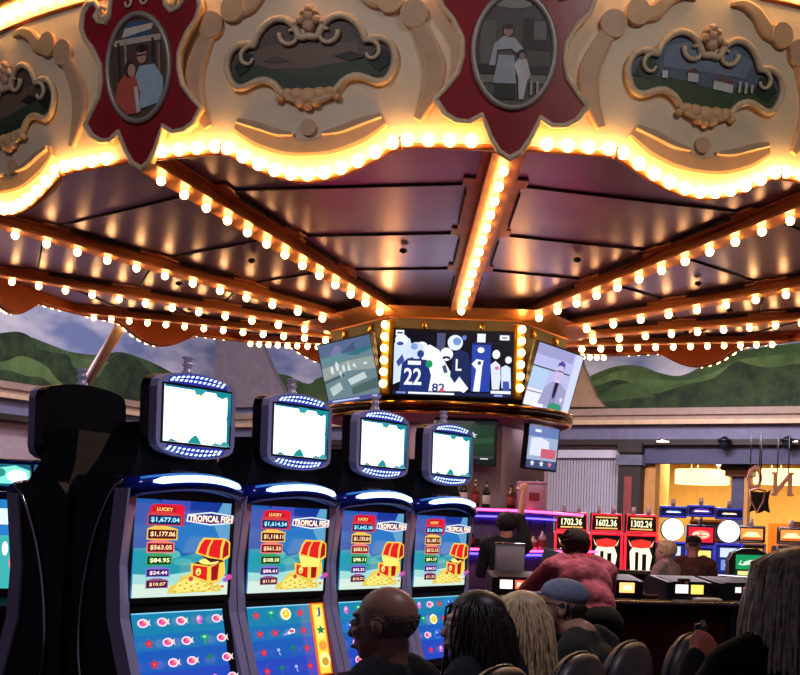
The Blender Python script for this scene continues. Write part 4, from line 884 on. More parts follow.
def sky_mat():
    m = mat('painted_mural_sky', (120,132,172), .8, noise=0); nt = m.node_tree; b = nt.nodes['Principled BSDF']; L = nt.links
    tc = nt.nodes.new('ShaderNodeTexCoord'); mp = nt.nodes.new('ShaderNodeMapping'); mp.inputs['Scale'].default_value = (.35,.35,.8)
    n = nt.nodes.new('ShaderNodeTexNoise'); n.inputs['Scale'].default_value = 2; n.inputs['Detail'].default_value = 6
    r = nt.nodes.new('ShaderNodeValToRGB'); r.color_ramp.elements[0].position = .38; r.color_ramp.elements[1].position = .68
    r.color_ramp.elements[0].color = lin((110,122,166)); r.color_ramp.elements[1].color = lin((206,200,214))
    L.new(tc.outputs['Object'], mp.inputs['Vector']); L.new(mp.outputs['Vector'], n.inputs['Vector']); L.new(n.outputs['Fac'], r.inputs['Fac']); L.new(r.outputs['Color'], b.inputs['Base Color'])
    return m
SKY = sky_mat()
def green_mat(key, c0, c1, sc):
    m = mat(key, c0, .85, noise=0); nt = m.node_tree; b = nt.nodes['Principled BSDF']; L = nt.links
    tc = nt.nodes.new('ShaderNodeTexCoord'); n = nt.nodes.new('ShaderNodeTexNoise'); n.inputs['Scale'].default_value = sc; n.inputs['Detail'].default_value = 8; n.inputs['Roughness'].default_value = .7
    r = nt.nodes.new('ShaderNodeValToRGB'); r.color_ramp.elements[0].position = .4; r.color_ramp.elements[1].position = .62
    r.color_ramp.elements[0].color = lin(c0); r.color_ramp.elements[1].color = lin(c1)
    L.new(tc.outputs['Object'], n.inputs['Vector']); L.new(n.outputs['Fac'], r.inputs['Fac']); L.new(r.outputs['Color'], b.inputs['Base Color']); return m
GH = green_mat('painted_hill_light',(54,78,42),(92,114,64),1.0); GM = green_mat('painted_hill_mid',(42,64,36),(70,92,50),1.4); GT = green_mat('painted_trees_dark',(22,36,20),(48,66,34),3.2)
MZ = 4.07
def wall(name, mp, L, low):
    mb = MB(); mb.prism(rect(0,low,L,8), mp, -.2, 0, LAVW); return struct(mb, name)
wall('wall_left', lm, LL, 0)
# right wall with an opening into the shop: solid pieces around it
ra = lambda u: None
def wall_a(u, p0, p1):
    """distance along a wall where the camera column u meets it"""
    d = (p1-p0).normalized(); k = (u-400)/F_PX
    return (p0.x-k*p0.y)/(k*d.y-d.x)
A_BL0, A_BL1 = wall_a(548,RW0,RW1), wall_a(621,RW0,RW1); A_OP0, A_OP1 = wall_a(643,RW0,RW1), RL
OPH = 3.17
mb = MB(); mb.prism(rect(0,0,A_OP0,OPH), rm_, -.2, 0, LAVW); mb.prism(rect(0,OPH,A_OP1,8), rm_, -.2, 0, LAVW); struct(mb, 'wall_right')
for nm, mp, L in (('left', lm, LL), ('right', rm_, RL)):
    mb = MB(); mb.prism(rect(0,MZ,L,8), mp, .0, .03, SKY); o = struct(mb, 'trim_mural_'+nm)
    mb = MB(); mb.prism(rect(0,3.84,L,MZ+.02), mp, .0, .30, MOLD); mb.prism(rect(0,3.95,L,4.0), mp, .0, .36, MOLD); mb.prism(rect(0,3.76,L,3.85), mp, .0, .42, MOLD2); struct(mb, 'trim_cornice_'+nm)
    mb = MB(); mb.prism(rect(0,3.46,L,3.77), mp, .0, .26, SOF); struct(mb, 'trim_soffit_'+nm)
    mb = MB(); mb.prism(rect(0,3.36,L,3.47), mp, .0, .3, DKB); struct(mb, 'trim_band_'+nm)
def wpt(u, v, side):
    """(a, z) on a wall for a pixel"""
    p0, p1 = (LW0, LW1) if side == 'l' else (RW0, RW1)
    d = (p1-p0).normalized()
    lo, hi = 0, 40.0; best = None
    for it in range(5):
        for i in range(41):
            a = lo+(hi-lo)*i/40; P = p0+d*a
            if P.y < 1: continue
            # pixel of point at given v: use z from v
            w = at(u, v, P.y); e = abs(w.x-P.x)
            if best is None or e < best[0]: best = (e, a, w.z)
        st = (hi-lo)/40; lo, hi = best[1]-st, best[1]+st
    return best[1], best[2]
def mural_hills(side, polys, prefix):
    mp = lm if side == 'l' else rm_
    t = .032
    for nm, mt, pts, lbl in polys:
        P = [wpt(u, v, side) for u, v in pts]; P = [(p.x, p.y) for p in smooth_path(P, 4)]
        P = [(P[0][0], MZ+.0)]+[(a, max(z, MZ)) for a, z in P]+[(P[-1][0], MZ+.0)]
        mb = MB(); mb.prism(P, mp, t, t+.004, mt); o = mb.build(nm); tag(o, kind='structure'); t += .005
mural_hills('l', [('trim_hill_far', GM, [(-40,328),(0,334),(25,336),(50,345),(70,352),(100,355),(120,352),(150,362),(175,375)], ''), ('trim_hill_light', GH, [(-40,352),(0,352),(30,350),(60,353),(80,358),(105,362),(125,368),(140,376),(160,384)], ''),
  ('trim_trees', GT, [(-40,338),(0,333),(18,332),(30,338),(36,348),(50,352),(66,355),(72,366),(84,374),(96,378),(104,366),(118,354),(134,358),(148,372),(160,386)], ''), ('trim_meadow', GH, [(-40,362),(0,362),(20,356),(44,366),(56,380),(72,392)], ''), ('trim_hedge', GT, [(-40,378),(0,370),(24,376),(40,378),(60,392)], '')], 'l')
mural_hills('r', [('trim_hill_far', GM, [(270,372),(290,376),(310,384),(340,376),(520,392),(570,392),(585,380),(600,372),(620,366),(640,366),(660,373),(680,376),(700,368),(730,354),(760,348),(800,343),(850,338)], ''),
  ('trim_hill_light', GH, [(570,398),(590,384),(610,374),(630,371),(650,378),(680,381),(710,374),(740,360),(770,356),(800,352),(850,350)], ''),
  ('trim_trees', GT, [(560,400),(575,392),(590,388),(604,384),(616,380),(628,382),(640,388),(655,394),(670,390),(690,384),(715,378),(735,362),(748,364),(770,368),(800,364),(850,364)], ''),
  ('trim_meadow', GM, [(600,398),(615,386),(640,384),(655,396),(670,402)], ''), ('trim_hedge', GT, [(590,404),(640,398),(680,396),(720,392),(780,390),(850,388)], '')], 'r')
# flared piers on the cornice
for nm, side, c, w0, w1, vt, vb, mt in (('trim_pier_left','r',243,24,60,330,408,mat('grey_mauve_pier',(132,116,126),.8)), ('trim_pier_right','r',566,14,42,330,408,mat('tan_stone_pier',(156,122,102),.8))):
    L_ = [(c-w0,vt),(c-w0-2,350),(c-w0*1.25-3,368),(c-w0-(w1-w0)*.5,385),(c-w1*.8,398),(c-w1,vb)]; R_ = [(2*c-u, v) for u, v in L_[::-1]]
    P = [wpt(u, v, side) for u, v in L_+R_]; mb = MB(); mb.prism(P, rm_, .04, .22, mt); struct(mb, nm)
# downlights in the soffit
for side, u, v, lb in (('l',26,406,'small lit downlight in the left soffit, near the edge of the photo'), ('r',668,427,'small lit downlight in the right soffit above the shop opening'), ('r',795,425,'small lit downlight in the right soffit at the right edge')):
    a, z_ = wpt(u, v, side); mp = lm if side == 'l' else rm_; g = thing('downlight', lb, 'light', mp(a, 3.46, .34), 0, 'soffit downlights')
    mb = MB(); mb.lathe([(0,0),(.15,0),(.17,-.02),(.15,-.035),(.13,-.03),(0,-.028)], (0,0,0), CHROME, 18); mb.build('trim_ring', g)
    mb = MB(); mb.lathe([(0,-.05),(.125,-.05),(.125,-.03),(0,-.03)], (0,0,0), scr((255,240,230), 3), 18); mb.build('lens', g)
for u, v, lb in ((730,428,'dark dome camera under the right soffit'), (792,433,'dark dome camera at the right edge under the soffit')):
    a, z_ = wpt(u, v, 'r'); g = thing('dome_camera', lb, 'camera', rm_(a, 3.46, .42), 0, 'dome cameras')
    mb = MB(); mb.lathe([(0,0),(.13,0),(.13,-.05),(0,-.05)], (0,0,0), BLACK, 14); mb.build('mount', g)
    mb = MB(); mb.ell((0,0,-.06), (.1,.1,.12), mat('dark_glass')); mb.build('dome', g)
# vertical blinds
BL_ = mat('pale_lilac_blind',(190,184,200),.7,noise=.03)
g = thing('vertical_blinds', 'pale lilac vertical blinds closed behind the red slot machines', 'blinds', rm_((A_BL0+A_BL1)/2, 0, .1))
b0_ = Vector(g.location); n = 26
for i in range(n):
    a = A_BL0+(A_BL1-A_BL0)*(i+.5)/n; w_ = (A_BL1-A_BL0)/n*.46
    mb = MB(); mb.prism([(-w_,0),(w_,0)]+[(w_,.012),(-w_,.012)], lambda x, y, t: tuple(Vector(rm_(a+x, t, .10+y+x*.5))-b0_), .25, 3.12, BL_); mb.build('slat', g)
mb = MB(); mb.prism(rect(A_BL0-.05,3.10,A_BL1+.05,3.26), lambda a, z, t: tuple(Vector(rm_(a, z, t))-b0_), .05, .2, BL_); mb.build('head_rail', g)
# brown pillar with red inset
a0, a1 = wall_a(622,RW0,RW1), wall_a(643,RW0,RW1)
mb = MB(); mb.prism(rect(a0,0,a1,3.40), rm_, .0, .35, DKB); mb.prism(rect(a0-.05,2.95,a1+.05,3.15), rm_, .0, .40, mat('slate_grey_cap',(90,92,110),.6)); mb.prism(rect(a0-.03,3.2,a1+.03,3.4), rm_, .0, .4, DKB)
mb.prism(rect(a0+.12,.6,a1-.16,2.72), rm_, .345, .365, mat('oxblood_panel',(130,54,52),.5)); struct(mb, 'trim_pillar')
# slate blue fascia over the shop opening
mb = MB(); mb.prism(rect(a1-.02,3.0,RL,3.40), rm_, -.1, .16, NAVY); struct(mb, 'trim_fascia')
# the shop beyond
sp = rm_; Y0 = -7.0
SHOPW = mat('warm_yellow_shop_wall',(232,186,106),.8,noise=.06); CRM = mat('cream_column_paint',(240,214,160),.7)
mb = MB(); mb.prism(rect(A_OP0-3.0,0,A_OP1+2,4.2), rm_, Y0-.2, Y0, SHOPW); struct(mb, 'wall_shop')
mb = MB(); mb.prism(rect(A_OP0-3.0,3.55,A_OP1+2,3.65), lambda a, z, t: rm_(a, z, t), Y0, -.25, mat('dim_shop_ceiling',(120,96,70),.8)); struct(mb, 'ceiling_shop')
mb = MB(); mb.prism(rect(A_OP0-3.2,0,A_OP0-3.0,4.2), rm_, Y0, -.2, SHOPW); struct(mb, 'wall_shop_side')
mb = MB(); mb.prism(rect(A_OP0+.0,0,A_OP0+.22,OPH), rm_, -.3, .02, mat('amber_jamb',(190,130,70),.6)); struct(mb, 'trim_jamb')
def aS(u, dep): # along-wall coordinate for column u on a plane parallel to the wall at offset t=dep
    p0 = Vector(rm_(0,0,dep)[:2]); p1 = Vector(rm_(1,0,dep)[:2]); return wall_a(u, p0, p1)
a, b_ = aS(645,-2.2), aS(657,-2.2)
mb = MB(); mb.prism(rect(a-.4,0,b_,3.55), rm_, -3.0, -2.2, CRM); struct(mb, 'trim_cream_column')
a, b_ = aS(659,-4.0), aS(690,-4.0); 
g = solo(MB().prism(rect(0,0,b_-a,2.15), lambda x, z, t: tuple(Vector(rm_(a+x,z,-4+t))-Vector(rm_(a,0,-4))), 0, .12, SHOPW).prism(rect(-.02,2.13,b_-a+.02,2.2), lambda x, z, t: tuple(Vector(rm_(a+x,z,-4+t))-Vector(rm_(a,0,-4))), -.02, .14, mat('brown_shelf_edge',(110,66,30),.5)), 'partition', 'low yellow partition inside the shop, left of the dark shelving', 'partition', rm_(a,0,-4))
# dark shelving, one counter in the shop
a, b_ = aS(690,-4.4), aS(732,-4.4); o_ = Vector(rm_(a,0,-4.4))
g = thing('display_shelving', 'dark brown shop shelving behind the wheel slot machines', 'shelving', o_)
lo_ = lambda x, z, t: tuple(Vector(rm_(a+x,z,-4.4+t))-o_)
BR = mat('dark_shop_wood',(70,36,20),.5)
mb = MB(); mb.prism(rect(0,0,b_-a,1.95), lo_, 0, .1, BR); mb.build('back_panel', g)
for z_ in (.6,1.05,1.5,1.93): mb = MB(); mb.prism(rect(0,z_,b_-a,z_+.05), lo_, .1, .45, mat('brown_shelf_edge')); mb.build('shelf', g)
mb = MB(); mb.tube([lo_((b_-a)*.1,1.98,.2), lo_((b_-a)*.1,2.28,.2)], .03, BLACK, 8); mb.build('bracket', g)
# big drum pendant lamps
def drum(u0, u1, v0, v1, dep, lb):
    a, b_ = aS(u0,dep), aS(u1,dep); c = Vector(rm_((a+b_)/2,0,dep)); zt = at((u0+u1)/2, v0, c.y).z; zb_ = at((u0+u1)/2, v1, c.y).z; r = (b_-a)/2
    g = thing('drum_pendant', lb, 'pendant lamp', (c.x,c.y,zb_), 0, 'drum pendants in the shop')
    h = zt-zb_
    mb = MB(); mb.lathe([(r,0),(r,h),(r*.98,h),(r*.98,0)], (0,0,0), mat('lit_drum_shade',(255,240,200),.6,noise=0,emit=2.6,ec=(255,214,130)), 32); mb.build('shade', g)
    mb = MB(); mb.lathe([(0,.02),(r*.97,.02),(r*.97,.03),(0,.03)], (0,0,0), mat('lit_drum_shade'), 32); mb.build('diffuser', g)
    for k in range(3): mb = MB(); mb.tube([(r*.6*cos(2.1*k), r*.6*sin(2.1*k), h*.5), (r*.6*cos(2.1*k), r*.6*sin(2.1*k), 3.55-zb_)], .012, CHROME, 6); mb.build('suspension_rod', g)
drum(674, 727, 470, 484, -3.0, 'large glowing drum pendant lamp in the shop, left of the navy post')
drum(752, 815, 470, 484, -3.2, 'large glowing drum pendant lamp behind the hanging letters')
for u, v, dep, lb in ((699,459,-1.0,'small white spotlight over the left half of the shop'), (728,459,-1.0,'small white spotlight nearest the navy post'), (770,459,-1.0,'small white spotlight above the hanging letters'), (716,463,-2.5,'small pinkish spotlight deeper inside the shop')):
    a = aS(u, dep); c = Vector(rm_(a,0,dep)); z_ = at(u, v, c.y).z
    g = thing('spotlight', lb, 'spotlight', (c.x, c.y, z_), 0, 'shop spotlights')
    mb = MB(); mb.tube([(0,0,.0),(0,.05,.12)], .07, CHROME, 12); mb.build('can', g)
    mb = MB(); mb.ell((0,-.03,-.01), .06, scr((240,240,255), 5)); mb.build('lamp', g)
    mb = MB(); mb.tube([(0,.05,.1),(0,.05,3.55-z_)], .02, CHROME, 6); mb.build('stem', g)
# navy post with capital, brass post
a, b_ = aS(731,-.4), aS(743,-.4)
mb = MB(); mb.prism(rect(a,0,b_,2.78), rm_, -.6, -.3, NAVY); struct(mb, 'trim_navy_post')
mb = MB(); mb.prism(rect(a-.12,2.78,b_+.16,2.92), rm_, -.65, -.22, mat('rust_capital',(130,74,52),.5)); mb.prism(rect(a-.2,2.9,b_+.25,3.2), rm_, -.65, -.2, DKB); struct(mb, 'trim_capital')
a2, b2 = aS(744,-.4), aS(748,-.4)
mb = MB(); mb.prism(rect(a2,0,b2,2.85), rm_, -.5, -.25, mat('amber_jamb')); struct(mb, 'trim_brass_post')
# orange inner wall pieces at right
a, b_ = aS(768,-5), aS(793,-5); mb = MB(); mb.prism(rect(a,0,b_,1.95), rm_, -5.1, -5, mat('orange_shop_wall',(226,130,40),.7)); struct(mb, 'trim_orange_wall')
a, b_ = aS(790,-4.6), aS(830,-4.6); mb = MB(); mb.prism(rect(a,0,b_,2.0), rm_, -4.7, -4.6, BR); struct(mb, 'trim_dark_recess')
# hanging letters
LET = mat('rusty_rose_metal',(176,120,100),.45,.5)
for ch, u, v, w_, h_, lb in (('O',755,478,.25,.42,'rusty metal letter O hanging in the shop opening'), ('N',783,484,.30,.38,'rusty metal letter N hanging at right, seen from behind')):
    c = at(u, v, 22.0); g = thing('hanging_letter', lb, 'sign letter', (c.x, 22.0, c.z), -.1, 'hanging sign letters')
    V, F = text_polys(ch, True); fl = -1 if ch == 'N' else 1
    mb = MB()
    bm = bmesh.new(); vs = [bm.verts.new((fl*x*w_, 0, y*h_)) for x, y in V]
    for f in F:
        try: bm.faces.new([vs[i] for i in f])
        except Exception: pass
    r = bmesh.ops.extrude_face_region(bm, geom=bm.faces[:]); bmesh.ops.translate(bm, vec=(0,.08,0), verts=[e for e in r['geom'] if isinstance(e, bmesh.types.BMVert)])
    mb.bm(bm, LET)
    if ch == 'N':
        for sx in (-1, 1):
            for sz in (-1, 1): mb.box((sx*w_*.44, .04, sz*h_*.47), (w_*.3,.085,h_*.09), LET)
    mb.build('letter_body', g)
    for sx in (-.3, .3): mb = MB(); mb.tube([(sx*w_, .04, h_*.48), (sx*w_, .04, 3.30-c.z)], .01, BLACK, 6); mb.build('hanger', g)
# scalloped rack (black hourglass sign) behind the O
c = at(760, 501, 21.5); g = thing('hanging_emblem', 'black concave sided shield emblem hanging below the letter O', 'emblem', (c.x, 21.5, c.z), -.1)
mb = MB(); P = [(x*.40, z*.55) for x, z in [(-.42,.34),(-.3,.28),(0,.26),(.3,.28),(.42,.34),(.36,.15),(.33,0),(.36,-.15),(.42,-.34),(.2,-.28),(0,-.36),(-.2,-.28),(-.42,-.34),(-.36,-.15),(-.33,0),(-.36,.15)]]
mb.prism(P, ident, -.05, 0, BLACK); mb.build('back_plate', g)
mb = MB(); mb.tube([(x*.34-.05, -.03, z*.55) for x, z in [(-.36,.3),(0,.36),(.36,.3),(.3,0),(.0,-.36),(-.3,0)]], .02, LET, 6, True); mb.build('raised_outline', g)
mb = MB(); mb.tube([(0,0,.3),(0,0,3.30-c.z)], .01, BLACK, 6); mb.build('hanger', g)
# the long slanted pole at left
pa, pb = at(121, 326, 17.6), Vector(lm(wpt(48,440,'l')[0], wpt(48,440,'l')[1], .1))
mb = MB(); d_ = pb-pa; mb.tube([Vector((0,0,0)), d_], .075, mat('weathered_pole',(160,136,128),.7), 12); solo(mb, 'slanted_brace', 'long slanted brown brace from the canopy rim down behind the dark topper', 'brace', pa)
# ================================================================= people
def remeshed(mb, voxel, smooth=2):
    me = bpy.data.meshes.new('t'); me.from_pydata(mb.v, [], mb.f); o = bpy.data.objects.new('t', me); COL.objects.link(o)
    m = o.modifiers.new('r', 'REMESH'); m.mode = 'VOXEL'; m.voxel_size = voxel
    s = o.modifiers.new('s', 'SMOOTH'); s.factor = .5; s.iterations = smooth
    dg = bpy.context.evaluated_depsgraph_get(); dg.update(); out = bpy.data.meshes.new_from_object(o.evaluated_get(dg))
    bpy.data.objects.remove(o); bpy.data.meshes.remove(me)
    for p in out.polygons: p.use_smooth = True
    return out
def link(me, name, mt, parent):
    me.name = name; me.materials.clear(); me.materials.append(mt); o = bpy.data.objects.new(name, me); COL.objects.link(o); o.parent = parent; return o
def cap(mb, a, b, ra, rb):
    a, b = Vector(a), Vector(b); mb.tube([a, b], [ra, rb], BLACK, 12); mb.ell(a, ra, BLACK); mb.ell(b, rb, BLACK)
def hand(mb, w, d, nrm, side, curl=.5, s=1.0):
    """palm from wrist w along d; fingers curl toward nrm"""
    w, d, nrm = Vector(w), Vector(d).normalized(), Vector(nrm); nrm = (nrm-d*nrm.dot(d)).normalized(); x = d.cross(nrm)*side
    R_ = Matrix((x, d, nrm)).transposed().to_4x4()
    mb.ell(w+d*.05*s, (.042*s,.055*s,.017*s), BLACK, R_)
    for i, (o, L_) in enumerate(((-.030,.066),(-.010,.076),(.011,.071),(.031,.055))):
        b = w+d*.085*s+x*o*s; d1 = (d*cos(curl)+nrm*sin(curl)); d2 = (d*cos(curl*2.2)+nrm*sin(curl*2.2))
        m = b+d1*L_*.5*s; e = m+d2*L_*.5*s; cap(mb, b-d*.02*s, m, .0095*s, .0085*s); cap(mb, m, e, .0085*s, .007*s)
    t0 = w+d*.025*s-x*.03*s; t1 = t0+(d*.6-x*.7+nrm*.25).normalized()*.04*s; t2 = t1+(d*.85-x*.2+nrm*.4).normalized()*.032*s
    cap(mb, t0, t1, .013*s, .011*s); cap(mb, t1, t2, .011*s, .009*s)
def person(label, loc, rz, J, skin, voxel=.009, shirt=None, pants=None, head_yaw=0, head_pitch=0, head_roll=0, female=False, k=1.0, hands=('h','h'), bare=False, sleeve='long', collar=True, prints=None, belly=1.0):
    g = thing('person', label, 'person', loc, rz)
    V = lambda n: Vector(J[n])
    H = Matrix.Translation(V('head')) @ Euler((head_pitch, head_roll, head_yaw)).to_matrix().to_4x4()
    def hp(x, y, z): return H @ Vector((x*k, y*k, z*k))
    mb = MB(); Rh = H.to_3x3().to_4x4()
    def he(c, r): mb.ell(hp(*c), tuple(q*k for q in r), BLACK, Rh, 3)
    he((0,.018,.03), (.074,.093,.083)); he((0,-.022,-.035), (.057,.070,.076)); he((0,-.055,-.088), (.026,.026,.022)); he((0,-.07,.03), (.05,.022,.013))
    he((0,-.088,-.066), (.023,.012,.009)); he((.034,-.066,-.02), (.024,.02,.018)); he((-.034,-.066,-.02), (.024,.02,.018)); he((.075,.014,-.008), (.010,.019,.030)); he((-.075,.014,-.008), (.010,.019,.030))
    he((.0,.02,-.05), (.05,.06,.05))
    cap(mb, hp(0,-.082,.012), hp(0,-.103,-.028), .008*k, .014*k)
    cap(mb, hp(0,.03,-.06), V('neck'), .052*k if not female else .045*k, .058*k)
    def torso(mb, e=0.0):
        c, n, p = V('chest'), V('neck'), V('pelvis'); up = (c-p).normalized(); mid = (c+p)/2
        yaw = Matrix.Identity(4)
        sx = (V('shR')-V('shL')); X = sx.normalized(); Y = up.cross(X)*-1; Y.normalize(); Z = X.cross(Y)*-1 if X.cross(Y).dot(up) < 0 else X.cross(Y)
        Rt = Matrix((X, Y, Z)).transposed().to_4x4(); w = sx.length/2
        mb.ell(c, (w*.88+e,.115*belly+e,.17+e), BLACK, Rt, 3); mb.ell(mid, (w*.76+e,.112*belly+e,.17+e), BLACK, Rt, 3); mb.ell(p, (.165+e if not female else .175+e,.125+e,.13+e), BLACK, Rt, 3)
        for s in ('shL','shR'): cap(mb, V(s), n*.45+V(s)*.55+Vector((0,0,.012)), .056+e, .052+e); cap(mb, V(s), c*.5+V(s)*.5, .056+e, .08+e)
        mb.ell(n-up*.03, (.07+e,.06+e,.05+e), BLACK, Rt, 2)
    torso(mb)
    for s, sd in (('L',-1),('R',1)):
        cap(mb, V('sh'+s), V('el'+s), .047, .037); cap(mb, V('el'+s), V('ha'+s), .036, .024)
        d = (V('ha'+s)-V('el'+s)).normalized(); nn = Vector(J.get('pn'+s, (0,-.2,-1)))
        hand(mb, V('ha'+s), J.get('hd'+s, d), nn, sd, J.get('curl', .55), k)
        cap(mb, V('pelvis')+Vector((sd*.085,0,-.02)), V('kn'+s), .085, .056); cap(mb, V('kn'+s), V('ft'+s)+Vector((0,0,.06)), .054, .036); cap(mb, V('ft'+s)+Vector((0,.03,.03)), V('ft'+s)+Vector((0,-.14,.02)), .036, .026)
    link(remeshed(mb, voxel), 'body', skin, g)
    if shirt:
        mb = MB(); torso(mb, .014); mb2 = mb
        for s, sd in (('L',-1),('R',1)):
            cap(mb, V('sh'+s), V('el'+s), .064, .052)
            if sleeve == 'long': cap(mb, V('el'+s), V('ha'+s)*.93+V('el'+s)*.07, .050, .036)
        if collar: 
            n = V('neck'); mb.ell(n+Vector((0,0,.005)), (.072,.068,.032), BLACK)
        o = link(remeshed(mb, .012, 3), 'shirt', shirt, g)
    if pants:
        mb = MB()
        mb.ell(V('pelvis'), (.185,.145,.14), BLACK, None, 3)
        for s, sd in (('L',-1),('R',1)):
            cap(mb, V('pelvis')+Vector((sd*.085,0,-.02)), V('kn'+s), .10, .07); cap(mb, V('kn'+s), V('ft'+s)+Vector((0,0,.09)), .068, .055)
        link(remeshed(mb, .014, 3), 'trousers', pants, g)
        mb = MB()
        for s in 'LR': cap(mb, V('ft'+s)+Vector((0,.03,.04)), V('ft'+s)+Vector((0,-.15,.03)), .045, .034)
        link(remeshed(mb, .012, 2), 'shoes', mat('dark_leather',(22,18,18),.4), g)
    mb = MB()
    for s in (-1, 1):
        mb.ell(hp(s*.031,-.080,.006), .0125*k, mat('eye_white',(220,214,210),.3)); mb.ell(hp(s*.031,-.0895,.006), .006*k, mat('dark_iris',(34,24,20),.3))
    mb.build('eyes', g); 
    mb = MB(); mb.ell(hp(0,-.0965,-.066), (.020*k,.005*k,.0065*k), mat('lips',(150,74,70),.5), Rh); mb.build('lips', g)
    return g, hp, H
def strands(name, g, hp, roots, length, mt, thick=.006, fall=None, wave=.012, seed=1, back=.0, shell=None):
    rr = random.Random(seed); mb = MB()
    for sh in (shell or []): mb.ell(hp(*sh[0]), sh[1], mt, None, 3)
    for (x, y, z) in roots:
        p = Vector(hp(x, y, z)); c = Vector(hp(0,.02,.03)); d = (p-c).normalized(); pts = [p]; v = d*.5+Vector((0,0,-.25)); L_ = length*rr.uniform(.8,1.08); n = 9; ph = rr.uniform(0,6.28); q = p.copy()
        for i in range(n):
            v = v*.62+Vector((0,0,-1))*.38; st = v.normalized()*L_/n
            q = q+st; w = wave*sin(ph+i*1.3)
            # stay outside the head
            hc = Vector(hp(0,.012,-.01)); dd = q-hc; dd2 = Vector((dd.x, dd.y, 0)); 
            if dd2.length < .098 and q.z > hc.z-.11: q = q+dd2.normalized()*(.098-dd2.length) if dd2.length > 1e-4 else q
            pts.append(q+Vector((w*.7, w, 0)))
        mb.tube(pts, [thick]*(n-2)+[thick*.8,thick*.5,thick*.2], mt, 5)
    o = mb.build(name, g); return o
def sit(lean=0.0, reach=.42, hz=.80, head=None, w=.19, tw=0):
    J = dict(pelvis=(0,.02,.50), chest=(0,-.02-lean*.6,.85), neck=(0,-.03-lean,1.04), head=(0,-.05-lean*1.3,1.17), shL=(-w,-.01-lean*.9,.98), shR=(w,-.01-lean*.9,.98),
      elL=(-w-.06,-.14-lean,.74), elR=(w+.06,-.14-lean,.74), haL=(-.16,-reach,hz), haR=(.16,-reach,hz), knL=(-.12,-.42,.52), knR=(.12,-.42,.52), ftL=(-.13,-.36,.02), ftR=(.13,-.36,.02))
    if head: J['head'] = head
    return J
def shift0(J, dz): return {a: (b[0], b[1], b[2]+dz) if isinstance(b, tuple) and a[:2] not in ('ft','kn','pe') else b for a, b in J.items()}
BLACKCL = mat('black_knit_cloth',(15,14,20),.9,noise=.3,nscale=60,bump=.2); OLIVE = mat('dark_olive_jacket',(42,42,40),.9,noise=.2,nscale=50,bump=.2); DENIM = mat('dark_denim',(26,30,44),.9,noise=.2,nscale=60)
def roots(n, zmin, zmax, front, seed, ztop=.085):
    rr = random.Random(seed); out = []
    while len(out) < n:
        q = rr.uniform(0, 2*PI); z = rr.uniform(zmin, zmax); s = math.sqrt(max(0, 1-((z-.03)/.088)**2)); x, y = .080*s*cos(q), .018+.098*s*sin(q)
        if y < front and z < ztop: continue
        out.append((x, y, z))
    return out
FACE = PHI      # local -Y looks out of the machines; people look the other way
def seatpos(i, t, off=0): 
    p = M1+ROW*PITCH*i+NRM*t+ROW*off; return (p.x, p.y, 0)
# bald man
FT = PHI+PI
g, hp, H = person('bald person in a black top seated at the nearest fish machine, facing left', seatpos(0,.82,.0), FT, sit(.0, .46, .85), mat('tanned_skin',(170,118,98),.42,noise=.08,nscale=14), .0075, BLACKCL, DENIM, head_yaw=.12, head_pitch=.05, k=1.02, belly=1.15)
mb = MB(); 
for x, y, z in roots(900, -.06, .03, .0, 5): p = hp(x*.985, y*.985, z); mb.ell(p, .0026, mat('grey_stubble',(120,110,108),.9), None, 1)
mb.build('stubble', g)
# dark haired woman in profile
g, hp, H = person('person with long dark hair seated at the second fish machine, smiling in profile', seatpos(1,.82,.0), FT, shift0(sit(.0, .44, .88, w=.165), -.035), SKIN2, .0075, BLACKCL, DENIM, head_yaw=.66, k=.98, female=True)
DH = mat('dark_brown_hair',(30,20,18),.45,noise=.3,nscale=40)
strands('hair', g, hp, roots(600, .03, .116, -.004, 11, .2), .46, DH, .0048, wave=.01, seed=3, shell=[((0,.024,.054),(.084,.100,.076)), ((0,.08,-.06),(.072,.045,.12)), ((0,.085,-.16),(.085,.045,.12))])
# blonde woman
g, hp, H = person('person with long blonde hair seated at the third fish machine, seen from behind', seatpos(2,.71,.0), FT, shift0(sit(.0, .42, .89, w=.165), -.05), SKIN2, .008, BLACKCL, DENIM, head_yaw=-.1, k=.98, female=True)
BH = mat('ash_blonde_hair',(206,176,134),.45,noise=.25,nscale=40)
strands('hair', g, hp, roots(560, .045, .116, -.05, 12), .46, BH, .0048, wave=.012, seed=4, shell=[((0,.03,.045),(.082,.097,.080)), ((0,.07,-.06),(.072,.048,.12)), ((0,.085,-.16),(.082,.045,.12))])
# man in grey cap
J = sit(.06, .46, .85, w=.205); J['head'] = (0,-.21,1.15)
g, hp, H = person('bearded person in a grey cap and dark olive jacket bending over the farthest fish machine', seatpos(3,.80,-.02), FT, J, SKIN, .008, OLIVE, DENIM, head_yaw=.4, head_pitch=-.12, k=1.04, belly=1.15)
CAPM = mat('grey_blue_cap',(132,140,164),.85,noise=.15,nscale=60,bump=.2)
mb = MB(); mb.ell(hp(0,.02,.062), (.088,.106,.066), CAPM, H.to_3x3().to_4x4(), 3); me = mb.build('cap', g)
mb = MB(); P = [hp(.075*sin(q), -.065-.075*cos(q), .048-.012*cos(q)) for q in [rad(-80+16*i) for i in range(11)]]
mb.add(P+[p+Vector((0,0,.006)) for p in P], [list(range(11))[::-1], [i+11 for i in range(11)]]+[[i,i+1,i+12,i+11] for i in range(10)]+[[10,0,11,21]], CAPM); mb.build('cap_brim', me)
mb = MB(); mb.ell(hp(0,.02,.10), .012, CAPM); mb.build('cap_button', me)
mb = MB()
rr = random.Random(9)
